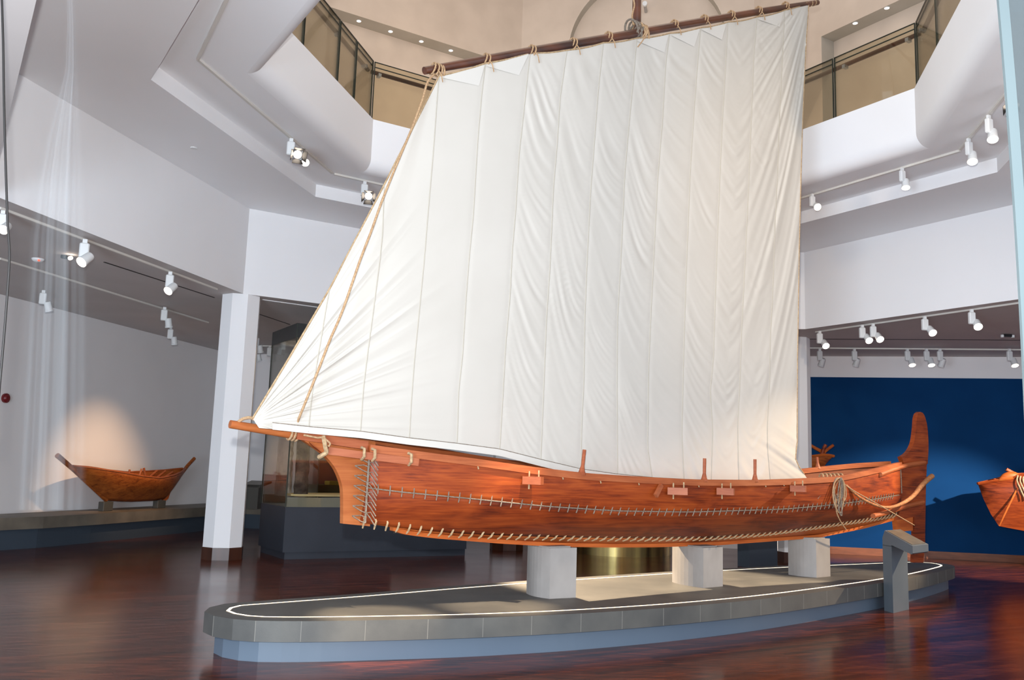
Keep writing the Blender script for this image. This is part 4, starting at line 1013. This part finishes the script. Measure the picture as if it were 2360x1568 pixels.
def plain_lectern(foot, zt, label, m, w=.42, dpt=.30, rz=0.0, z0=0.0, drop=.12):
    """solid upright with a board sloping to the viewer's right"""
    x, y = foot; t = thing('lectern', label, 'lectern', (x, y, z0), rz)
    R = Matrix.Rotation(rz, 3, 'Z'); T = lambda p: tuple(R @ Vector(p) + Vector((x, y, 0)))
    g_ = MB().add([T(p) for p in [(-w / 2, -dpt / 2, z0), (w / 2, -dpt / 2, z0), (w / 2, dpt / 2, z0), (-w / 2, dpt / 2, z0), (-w / 2, -dpt / 2, zt - .1), (w / 2, -dpt / 2, zt - .1), (w / 2, dpt / 2, zt - .1), (-w / 2, dpt / 2, zt - .1)]],
                  [(0, 3, 2, 1), (4, 5, 6, 7), (0, 1, 5, 4), (1, 2, 6, 5), (2, 3, 7, 6), (3, 0, 4, 7)])
    g_.build('stand', m, t)
    e = .16
    prf = [(-w / 2, zt - .1), (-w / 2 + .02, zt - drop * .2), (w / 2 + e, zt - drop * .5), (w / 2 + e, zt - drop * .5 - .06), (w / 2, zt - .22)]
    n = len(prf); top = [(-w / 2, -dpt / 2, zt - .10), (w / 2 + e, -dpt / 2, zt - .10), (w / 2 + e, dpt / 2 + .04, zt), (-w / 2, dpt / 2 + .04, zt)]
    top = [(-w / 2, -dpt / 2, zt - .10), (w / 2 + e * .2, -dpt / 2, zt - .10), (w / 2 + e, dpt / 2 + .1, zt), (-w / 2 + e * .5, dpt / 2 + .1, zt)]
    MB().add([T(p) for p in top] + [T((p[0], p[1], p[2] - .05)) for p in top], [(0, 1, 2, 3), (7, 6, 5, 4), (0, 4, 5, 1), (1, 5, 6, 2), (2, 6, 7, 3), (3, 7, 4, 0)]).build('sloping_top', m, t)
    k = .12; cc = np.mean(top, axis=0); pn_ = [tuple(np.array(p) + (cc - np.array(p)) * k + [0, 0, .004]) for p in top]
    MB().add([T(p) for p in pn_], [(0, 1, 2, 3)]).build('text_panel', M_panel, t, solid=.003)
ZPL = .545
p = fl(566, 1172, ZPL); plain_lectern((p[0] + .12, p[1]), zat(p[:2], 1108), 'dark grey lectern on the ledge right of the octagonal column', M_lectg, .42, .26, math.radians(-8), ZPL)
a = fl(1727, 1309)[:2]; b = fl(1792, 1306)[:2]
o = thing('lectern', 'dark blue lectern behind the platform, seen under the hull', 'lectern', v3((a + b) / 2, 0))
nn = np.array([-(b - a)[1], (b - a)[0]]); nn /= np.linalg.norm(nn)
MB().prism([a, b, b + nn * .28, a + nn * .28], 0, .92).build('stand', M_lectb, o)
MB().add([v3(a - nn * .02, .9), v3(b - nn * .02, .9), v3(b + nn * .45, 1.05), v3(a + nn * .45, 1.05), v3(a - nn * .02, .86), v3(b - nn * .02, .86), v3(b + nn * .45, 1.0), v3(a + nn * .45, 1.0)],
         [(0, 1, 2, 3), (7, 6, 5, 4), (0, 4, 5, 1), (1, 5, 6, 2), (2, 6, 7, 3), (3, 7, 4, 0)]).build('sloping_top', M_lectb, o)

# ================================================================== LEFT LEDGE AND SMALL BOAT
nWA = nrm(dWA)                       # points into the room
f1, f2 = fl(84, 1191, ZPL)[:2], fl(454, 1172, ZPL)[:2]
wA = float(np.mean([(q - W0) @ nWA for q in (f1, f2)]))
WID = max(1.1, wA)
ledge = thing('stone_ledge', 'long low grey stone ledge along left wall carrying the small boat', 'platform', v3(W0 + dWA * 4, 0))
q0 = W0 + dWA * -1.5 + nWA * .02; q1 = CNR + nWA * .02 - dWE * 0
nE = nrm(dWE)
inner = CNR + nWA * WID + nE * 1.0
pts = [q0, W0 - dWA * 1.5 + nWA * (WID - .55), W0 - dWA * -.3 + nWA * (WID - .08), W0 + dWA * 1.6 + nWA * WID, inner, CNR + dWE * 4.2 + nE * 1.0, CNR + dWE * 4.2 + nE * .02, CNR + nWA * .02 + nE * .02]
MB().prism(pts, .34, ZPL).build('stone_slab', M_slabw, ledge)
def shr(P, k): c_ = np.mean(P, axis=0); return [p + (c_ - p) / np.linalg.norm(c_ - p) * k for p in P]
pk = [pts[0], pts[1] - nWA * .1, pts[2] - nWA * .1, pts[3] - nWA * .1, inner + (-nWA + nE * 0) * .1 + -nE * .0, pts[5] - nE * .1, pts[6], pts[7]]
MB().prism(pk, 0, .34).build('skirt', M_lectb, ledge)

# ------------- generic small boat loft in an upright plane
def small_boat(p0, ang, sheer, keel, beam, label, m, posts, tilt=0.0, nb=26, group=None, far=.06):
    d = dirv(ang); n = np.array([d[1], -d[0]]); p0 = np.array(p0)
    def U(px, off=0.0):
        q = pl(px[0], px[1], p0 + n * off, math.radians(ang)); return float((q[:2] - p0) @ d), float(q[2])
    W_ = lambda s, nn, z: (float(p0[0] + d[0] * s + n[0] * nn), float(p0[1] + d[1] * s + n[1] * nn), float(z))
    sh = np.array(sorted(U(q) for q in sheer)); kl = np.array(sorted(U(q) for q in keel))
    s0, s1 = sh[0, 0], sh[-1, 0]
    t = thing('small_boat', label, 'boat', W_((s0 + s1) / 2, 0, float(kl[:, 1].min())), 0, group)
    for side in (1, -1):
        G = []
        for i in range(nb + 1):
            s = s0 + (s1 - s0) * i / nb; b_ = beam * (math.sin(math.pi * min(max((i + .3) / (nb + .6), 0), 1))) ** .75
            zs = float(np.interp(s, sh[:, 0], sh[:, 1])) + (far * math.sin(math.pi * i / nb) if side < 0 else 0)
            # keel under this station: raked ends
            k0, k1 = kl[0, 0], kl[-1, 0]
            if s < k0: zk = kl[0, 1] + (zs - kl[0, 1]) * ((k0 - s) / max(k0 - s0, 1e-3)) ** 1.0 * .98
            elif s > k1: zk = kl[-1, 1] + (zs - kl[-1, 1]) * ((s - k1) / max(s1 - k1, 1e-3)) ** 1.0 * .98
            else: zk = float(np.interp(s, kl[:, 0], kl[:, 1]))
            row = []
            for k in range(9):
                q = k / 8; row.append(W_(s, side * (.02 + (b_ - .02) * (1 - (q) ** 1.8)), zs + (zk - zs) * q))
            G.append(row)
        MB().grid(G).build('hull_side', m, t, True, solid=.02)
        MB().tube([G[i][0] for i in range(nb + 1)], .022, 6).build('gunwale', M_rail, t, True)
    for P, r in posts:
        MB().tube([W_(*(lambda sz: (sz[0], 0, sz[1]))(U(q))) for q in P], r, 8).build('stem_post', m, t, True)
    return t, W_, U, (s0, s1), sh, kl
mid = (fl(245, 1173, ZPL)[:2] + fl(367, 1168, ZPL)[:2]) / 2
pc = W0 + dWA * float((mid - W0) @ dWA) + nWA * (WID * .55)
t, W_, U, (s0, s1), sh, kl = small_boat(pc, 12.5, [(165, 1074), (235, 1086), (290, 1097), (330, 1101), (370, 1095), (400, 1088), (424, 1080)], [(245, 1154), (300, 1156), (350, 1154), (378, 1150)], .42,
    'small old sewn boat with raised ends on the ledge by left wall', M_old, [([(132, 1050), (170, 1083), (210, 1120), (245, 1152)], [.05, .045, .045, .05]), ([(448, 1057), (432, 1074), (405, 1110), (380, 1143)], [.04, .04, .04, .04])], far=.10)
for x0, y0, x1, y1, nn in ((275, 1094, 274, 1088, -.1), (296, 1095, 299, 1084, 0), (311, 1096, 317, 1082, .1), (325, 1096, 322, 1080, .1), (345, 1098, 362, 1086, 0), (352, 1099, 372, 1087, .1), (362, 1100, 384, 1089, .15)):
    (sa, za_), (sb, zb_) = U((x0, y0)), U((x1, y1)); MB().tube([W_(sa, nn, za_ - .02), W_(sb, nn, zb_ + .01)], .022, 6).build('rib', M_rail, t, True)
(sa, za_) = U((365, 1150)); (sb, zb_) = U((388, 1122))
MB().extrude([W_(U(q)[0], 0, U(q)[1]) for q in ((362, 1147), (372, 1135), (388, 1122), (392, 1133), (386, 1150), (380, 1155))], (*(nWA * .02), 0)).build('rudder', M_keel, t)
for px_, lab in (((245, 1170), 'left'), ((370, 1166), 'right')):
    s, z = U((px_[0] + (0 if lab == 'left' else -2), 1152)); zt_ = float(np.interp(s, kl[:, 0], kl[:, 1])) - .02
    c = W_(s, 0, 0); R_ = math.radians(90 - 12.5)
    o = MB().bevbox((c[0], c[1], (ZPL + zt_) / 2), (.30, .13, zt_ - ZPL), R_, .01).build('support_block', M_lectg)
    tag(o, 'small dark support block under %s end of the small boat' % lab, 'support block', 'blocks under the small boat')

# boat end showing between the column and the stern
bp_ = np.array([6.15, 18.3]); q = fl(1893, 1050, 1.9)
rb = thing('boat_bow', 'orange boat end with crossed arms behind the hull, before blue wall', 'boat', (6.4, 19.3, 0))
pbk = pl(1893, 1046, (6.45, 19.3), math.radians(102.5)); 
def K(x, y, off=0.0): return pl(x, y, np.array([6.45, 19.3]) + nrm(dWE) * off, math.radians(102.5))
G = []
for (xl, xr, yt, yb, off) in ((1919, 1923, 1052, 1054, .45), (1906, 1914, 1050, 1068, .25), (1890, 1905, 1049, 1086, .0), (1850, 1880, 1053, 1105, -.4), (1800, 1840, 1056, 1112, -.8)):
    top_n = K((xl + xr) / 2, yt, .0); w = .05 + .28 * min(1, (1923 - xl) / 60.0)
    n3 = np.array([*nrm(dWE), 0]); bot = K((xl + xr) / 2 - 6, yb, 0)
    G.append([top_n + n3 * w, top_n * .5 + bot * .5 + n3 * w * .6, bot, top_n * .5 + bot * .5 - n3 * w * .6, top_n - n3 * w])
MB().grid(G).build('hull', M_old, rb, True, solid=.02)
MB().tube([g_[0] for g_ in G], .03, 6).build('gunwale', M_keel, rb, True)
MB().tube([g_[-1] for g_ in G], .03, 6).build('gunwale', M_keel, rb, True)
MB().tube([K(1864, 1024, .1), K(1880, 1034, .1), K(1897, 1043, .1)], [.03, .035, .04], 8).build('crossed_arm', M_keel, rb, True)
MB().tube([K(1921, 1026, .1), K(1910, 1034, .1), K(1896, 1045, .1)], [.03, .032, .035], 8).build('crossed_arm', M_keel, rb, True)
MB().tube([K(1903, 1025, .16), K(1898, 1036, .16), K(1894, 1050, .16)], [.035, .04, .05], 8).build('stem_post', M_hull, rb, True)
cb = K(1868, 1100)
o = MB().bevbox((cb[0], cb[1], cb[2] / 2 - .06), (.3, .3, cb[2] - .12), math.radians(-12.5), .01).build('support_pedestal', M_pill); tag(o, 'grey pedestal carrying the far boat end, behind the stern pillar', 'pedestal')

# boat entering at right frame edge
E1 = np.array([9.95, 18.3])
def K2(x, y, off=0.0): return pl(x, y, E1 + nrm(dirv(102.5)) * off, math.radians(102.5))
eb = thing('boat_bow', 'dark red-brown boat bow entering at right frame edge before blue wall', 'boat', (10.6, 18.2, 0))
n3 = np.array([*nrm(dWE), 0]); G = []; tops = [(2254, 1115), (2280, 1110), (2310, 1104), (2345, 1094), (2400, 1092), (2560, 1100)]; bots = [(2256, 1118), (2268, 1150), (2285, 1185), (2303, 1212), (2372, 1225), (2560, 1235)]
for i, (a_, b_) in enumerate(zip(tops, bots)):
    w = [.03, .13, .25, .34, .46, .6][i]; T_ = K2(*a_); Bq = K2(*b_)
    G.append([T_ + n3 * w, T_ * .6 + Bq * .4 + n3 * w * .75, T_ * .3 + Bq * .7 + n3 * w * .4, Bq, T_ * .3 + Bq * .7 - n3 * w * .4, T_ * .6 + Bq * .4 - n3 * w * .75, T_ - n3 * w])
MB().grid(G).build('hull', M_hull2, eb, True, solid=.025)
MB().tube([g_[0] for g_ in G], .03, 6).build('gunwale', M_hull, eb, True)
MB().tube([g_[-1] for g_ in G], .03, 6).build('gunwale', M_hull, eb, True)
MB().tube([K2(2303, 1212, .1), K2(2318, 1180, .26), K2(2345, 1125, .3)], [.015, .018, .018], 6).build('edge_batten', M_keel, eb, True)
MB().tube(spline([K2(2302, 1108, .2), K2(2318, 1100, .22), K2(2338, 1097, .24), K2(2352, 1104, .26)], 12), [.02, .045, .06, .075, .085, .09, .09, .085, .08, .07, .05, .03], 10).build('fender_roll', M_keel, eb, True)
MB().tube([K2(2319, 1082, .1), K2(2345, 1096, .1), K2(2400, 1120, .1)], .035, 10).build('spar', M_pink, eb, True)
for k in range(5):
    MB().tube(spline([K2(2346 + 7 * k, 1096, .33), K2(2344 + 7 * k, 1108, .36), K2(2352 + 7 * k, 1128, .38), K2(2362 + 7 * k, 1150, .36)], 14), .014, 6).build('rope_turn', M_cord, eb, True)
cb = K2(2480, 1228)
o = MB().bevbox((cb[0], cb[1], cb[2] / 2 - .02), (.4, .4, cb[2] - .04), math.radians(-12.5), .01).build('support_pedestal', M_pill); tag(o, 'grey pedestal under the boat at right frame edge', 'pedestal')

# ================================================================== GLASS CASES AT THE BACK LEFT
A_, B_, C_ = fl(608, 1264)[:2], fl(650, 1291)[:2], fl(1074, 1281)[:2]
uL = (A_ - B_); uR = (C_ - B_); uRn = uR / np.linalg.norm(uR); uLn = np.array([-uRn[1], uRn[0]])
dep = 1.45
cs = thing('display_case', 'tall glass display case on dark blue base behind the bow', 'display case', v3((B_ + C_) / 2, 0))
zb1 = zat(B_, 1169); 
MB().prism([B_ + uLn * .05 + uRn * .05, C_ + uLn * .05, C_ + uLn * dep, B_ + uLn * dep + uRn * .05], 0, .12).build('plinth', M_case, cs)
MB().prism([B_, C_ - uRn * .0, C_ + uLn * dep, B_ + uLn * dep], .12, .42).build('base', M_case, cs)
CW = 2.0; C2 = B_ + uRn * CW
MB().prism([B_, C2, C2 + uLn * dep, B_ + uLn * dep], .42, zb1).build('cabinet', M_case, cs)
zt1 = 4.02
for P in ([B_, C2], [B_, B_ + uLn * dep], [B_ + uLn * dep, C2 + uLn * dep], [C2, C2 + uLn * dep]):
    a_, b_ = P; dd = (b_ - a_) / np.linalg.norm(b_ - a_); nn = np.array([-dd[1], dd[0]]) * .008
    MB().prism([a_ - nn, b_ - nn, b_ + nn, a_ + nn], zb1, zt1).build('glass_pane', M_caseg, cs)
MB().prism([B_ - uRn * .01 - uLn * .01, C2 - uLn * .01, C2 + uLn * dep, B_ + uLn * dep - uRn * .01], zt1, zt1 + .012).build('cap_lid', M_casecap, cs)
for P in ([B_, C2], [B_, B_ + uLn * dep]):
    a_, b_ = P; dd = (b_ - a_) / np.linalg.norm(b_ - a_); nn = np.array([dd[1], -dd[0]]) * .012 * (1 if P[1] is C2 else -1)
    MB().prism([a_, b_, b_ + nn, a_ + nn], zt1 - .24, zt1).build('cap_band', M_casecap, cs)
for q in (B_, B_ + uLn * dep, C2): MB().tube([v3(q, zb1), v3(q, zt1)], .012, 6).build('corner_edge', M_edge, cs)
MB().prism([B_ + uRn * .02 + uLn * .02, C2 - uRn * .02 + uLn * .02, C2 - uRn * .02 + uLn * (dep - .02), B_ + uRn * .02 + uLn * (dep - .02)], zb1, zb1 + .16).build('display_deck', mat('sand_deck', (.20, .19, .14), .6), cs)
add_light('case_fill', 'AREA', v3(B_ + uRn * .8 + uLn * .7, zt1 - .05), 14, (1.0, .82, .6), v3(B_ + uRn * .8 + uLn * .7, 0), size=.9)  # area lamp added under the cap to brighten the case contents
# things in the case
M_relic = mat('weathered_stone', (.25, .22, .19), .85, noise=(6, U1, (.28, .24, .21), (.52, .47, .42), 9), bump=(12, U1, .8, .05))
M_bronze = mat('dark_bark', (.07, .05, .04), .8, noise=(5, U1, (.03, .022, .018), (.16, .12, .09), 9), bump=(9, U1, 1.0, .06))
M_sand = mat('pale_sand_board', (.62, .48, .24), .7, noise=(4, U1, (.55, .42, .21), (.68, .54, .28)))
zd = zb1 + .16
def slabobj(p, q, z0, z1, th, m, name, label, cat, taper=.8, seed=1):
    r_ = random.Random(seed); d = (q - p); L = np.linalg.norm(d); d = d / L; nn = np.array([-d[1], d[0]]); G = []
    for i in range(13):
        t_ = i / 12; k = 1 - (1 - taper) * t_; cx_ = (p + q) / 2; row = []
        for a_ in np.linspace(0, 2 * math.pi, 13):
            j1 = 1 + (0 if a_ > 6.2 else r_.uniform(-.08, .08)); 
            row.append(v3(cx_ + d * L / 2 * k * math.cos(a_) * j1 + nn * th / 2 * math.sin(a_) * j1, z0 + (z1 - z0) * t_))
        row[-1] = row[0]; G.append(row)
    g_ = MB().grid(G); g_.add(G[-1][:-1], [tuple(range(12))]).add(G[0][:-1], [tuple(range(12))])
    return tag(g_.build(name, m, None, True), label, cat)
cA = B_ + uLn * .80 + uRn * .17
slabobj(cA - uLn * .4, cA + uLn * .3, zd, 2.15, .22, M_relic, 'stone_relic', 'tall weathered grey stone slab inside left end of glass case', 'artefact', .78, 3)
cB = B_ + uRn * .30 + uLn * .16
slabobj(cB - uRn * .13, cB + uRn * .13, zd, 2.10, .16, M_bronze, 'bark_relic', 'dark rough upright timber just inside the near case corner', 'artefact', .9, 5)
bd = [B_ + uRn * k + uLn * m_ for k, m_ in ((.12, .12), (.35, .05), (.8, .06), (.95, .10), (1.5, .08), (1.9, .2), (1.9, .7), (1.3, 1.0), (.6, .9), (.15, .6))]
o = MB().prism(bd, zd + .02, zd + .055).build('sand_board', M_sand); tag(o, 'pale sand-coloured irregular board lying on the case deck', 'board')
o = MB().prism([B_ + uRn * k + uLn * m_ for k, m_ in ((.62, .2), (1.5, .2), (1.5, .6), (.62, .6))], zd, zd + .02).build('board_riser', M_casecap); tag(o, 'thin dark riser under the sand-coloured board', 'riser')
# second, lower case further back with a yellow piece
q0 = fl(737, 1180)[:2]; pc2 = np.array(B_) + uRn * 1.35 + uLn * 2.3
c2 = thing('display_case', 'lower glass case with yellow object further back behind the bow', 'display case', v3(pc2, 0))
R2 = [pc2, pc2 + uRn * 1.2, pc2 + uRn * 1.2 + uLn * .8, pc2 + uLn * .8]
MB().prism(R2, 0, .98).build('base', M_casecap, c2)
MB().prism([pc2 + uRn * .02 + uLn * .02, pc2 + uRn * 1.18 + uLn * .02, pc2 + uRn * 1.18 + uLn * .78, pc2 + uRn * .02 + uLn * .78], .98, 1.2).build('display_deck', mat('olive_deck', (.30, .30, .12), .6), c2)
for a_, b_ in ((R2[0], R2[1]), (R2[0], R2[3])):
    dd = (b_ - a_) / np.linalg.norm(b_ - a_); nn = np.array([-dd[1], dd[0]]) * .006
    MB().prism([a_ - nn, b_ - nn, b_ + nn, a_ + nn], .98, 2.3).build('glass_pane', M_caseg, c2)
MB().tube([v3(R2[0], .98), v3(R2[0], 2.3)], .012, 6).build('corner_edge', M_edge, c2)
o = MB().bevbox(v3(pc2 + uRn * .55 + uLn * .3, 1.24), (.5, .3, .08), math.atan2(uRn[1], uRn[0]), .01).build('yellow_book', mat('yellow_cover', (.75, .62, .06), .5)); tag(o, 'bright yellow flat object on deck of the lower case', 'book')
bp2 = pc2 + uRn * .45 + uLn * 1.6
o = MB().box(v3(bp2 + uRn * .6, 1.15), (1.2, .06, 2.3), math.atan2(uRn[1], uRn[0])).build('brown_screen', M_plinth); tag(o, 'dark brown upright screen behind the lower glass case', 'screen')
# brass drum behind the platform
dc = fl(1440, 1285)[:2] + np.array([0, 1.1]); t = thing('brass_drum', 'large brushed brass round plinth seen under the hull between two pillars', 'plinth', v3(dc, 0))
n = 64; MB().prism([(dc[0] + 1.08 * math.cos(2 * math.pi * k / n), dc[1] + 1.08 * math.sin(2 * math.pi * k / n)) for k in range(n)], .0, .80).build('drum', M_brass, t, True)
MB().prism([(dc[0] + 1.09 * math.cos(2 * math.pi * k / n), dc[1] + 1.09 * math.sin(2 * math.pi * k / n)) for k in range(n)], .80, .83).build('top', M_casecap, t, True)

# ================================================================== GLASS SHEET AND CABLE NEAR THE CAMERA
M_gedge = mat('pale_cyan_glass_edge', (.036, .060, .064), .35, noise=(1.5, (1, 1, .5), (.115, .155, .168), (.13, .17, .183)))
M_gpane = glass_mat('painted_haze_glass', (.80, .86, .88), .06, .55, (.105, .127, .137))  # reflection haze put into the pane as pale diffuse colour
gp = thing('glass_sheet', 'upright clear glass sheet with pale cyan edge at right frame edge', 'glass sheet', (2.1, 3.4, 0))
def atY(x, y, Y_): d = ray(x, y); return CAM + d * (Y_ / d[1])
YG = 3.4
_a, _b = atY(2301, 0, YG), atY(2358, 1000, YG); _dz = (_b - _a) / (_b[2] - _a[2])
_bow = lambda z: .020 * max(0.0, 1 - ((z - 2.4) / 1.2) ** 2)
e = [_a + _dz * (z - _a[2]) + np.array([_bow(z), 0, 0]) for z in np.linspace(0.0, 4.2, 22)]
ew, pw = .040, .26
G = []
for a_ in e: G.append([a_, a_ + [ew, 0, 0], a_ + [ew, .016, 0], a_ + [0, .016, 0], a_])
MB().grid(G).build('polished_edge', M_gedge, gp)
G = [[a_ + [ew, .003, 0], a_ + [ew + pw, .003, 0], a_ + [ew + pw, .013, 0], a_ + [ew, .013, 0]] for a_ in e]
MB().grid(G).build('pane', M_gpane, gp)
MB().box(e[0] + [(ew + pw) / 2, .008, .03], (ew + pw + .04, .06, .06)).build('floor_clamp', M_metal, gp)
M_streak = bpy.data.materials.new('reflection_streak'); M_streak.use_nodes = True; nt = M_streak.node_tree  # pale streaks of glass reflection, put into a mostly transparent sheet
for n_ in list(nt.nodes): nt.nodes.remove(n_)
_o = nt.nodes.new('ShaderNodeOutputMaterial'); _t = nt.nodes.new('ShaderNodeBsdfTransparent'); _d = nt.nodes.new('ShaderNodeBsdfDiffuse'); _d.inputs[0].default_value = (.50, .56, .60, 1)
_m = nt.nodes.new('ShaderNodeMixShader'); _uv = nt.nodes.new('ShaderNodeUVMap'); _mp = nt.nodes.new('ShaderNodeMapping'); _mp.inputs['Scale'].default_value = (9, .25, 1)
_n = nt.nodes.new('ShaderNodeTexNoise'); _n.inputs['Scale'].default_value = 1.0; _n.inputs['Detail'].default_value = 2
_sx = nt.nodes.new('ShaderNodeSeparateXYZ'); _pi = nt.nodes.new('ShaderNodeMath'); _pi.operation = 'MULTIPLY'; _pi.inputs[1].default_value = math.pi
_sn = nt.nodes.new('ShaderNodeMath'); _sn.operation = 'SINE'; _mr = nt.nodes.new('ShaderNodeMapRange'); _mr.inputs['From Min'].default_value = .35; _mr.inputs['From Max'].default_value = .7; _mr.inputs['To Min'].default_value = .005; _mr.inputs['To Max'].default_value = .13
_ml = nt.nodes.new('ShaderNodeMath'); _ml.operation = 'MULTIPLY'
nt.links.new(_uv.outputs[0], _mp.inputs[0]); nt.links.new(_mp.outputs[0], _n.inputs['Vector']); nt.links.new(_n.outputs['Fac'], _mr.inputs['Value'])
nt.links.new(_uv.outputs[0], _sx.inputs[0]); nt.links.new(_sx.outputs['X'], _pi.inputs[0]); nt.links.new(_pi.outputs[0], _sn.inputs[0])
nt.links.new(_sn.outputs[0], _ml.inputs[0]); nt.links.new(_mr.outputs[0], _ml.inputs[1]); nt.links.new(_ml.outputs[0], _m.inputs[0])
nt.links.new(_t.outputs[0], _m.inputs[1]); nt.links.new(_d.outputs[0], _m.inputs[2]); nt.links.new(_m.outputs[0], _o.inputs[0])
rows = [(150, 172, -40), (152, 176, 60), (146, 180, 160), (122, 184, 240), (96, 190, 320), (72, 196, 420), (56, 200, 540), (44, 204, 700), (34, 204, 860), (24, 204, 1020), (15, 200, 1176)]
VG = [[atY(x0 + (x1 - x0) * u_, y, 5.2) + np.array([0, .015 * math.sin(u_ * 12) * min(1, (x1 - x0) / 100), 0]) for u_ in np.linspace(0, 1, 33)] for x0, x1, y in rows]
o = MB().grid(VG).build('reflection_sheet', M_streak, None, True); tag(o, 'faint white glass reflection streak built as a sheer sheet before the left wall', 'reflection')  # added sheet in place of streaks reflected in glass
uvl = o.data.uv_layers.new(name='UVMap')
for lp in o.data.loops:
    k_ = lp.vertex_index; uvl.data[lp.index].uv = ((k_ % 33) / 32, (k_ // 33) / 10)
Yc = 4.0
cab = spline([atY(x, y, Yc) for x, y in ((2, -60), (7, 90), (9, 220), (13, 380), (18, 520), (22, 590), (16, 690), (8, 790), (0, 880), (-6, 960))], 50)
o = MB().tube(cab, .0055, 8).build('hanging_cable', M_cable, None, True); tag(o, 'thin dark cable hanging down along left frame edge', 'cable')

# prototypes of spotlights were built at the origin; every one is placed by now
print('objects', len(bpy.data.objects))
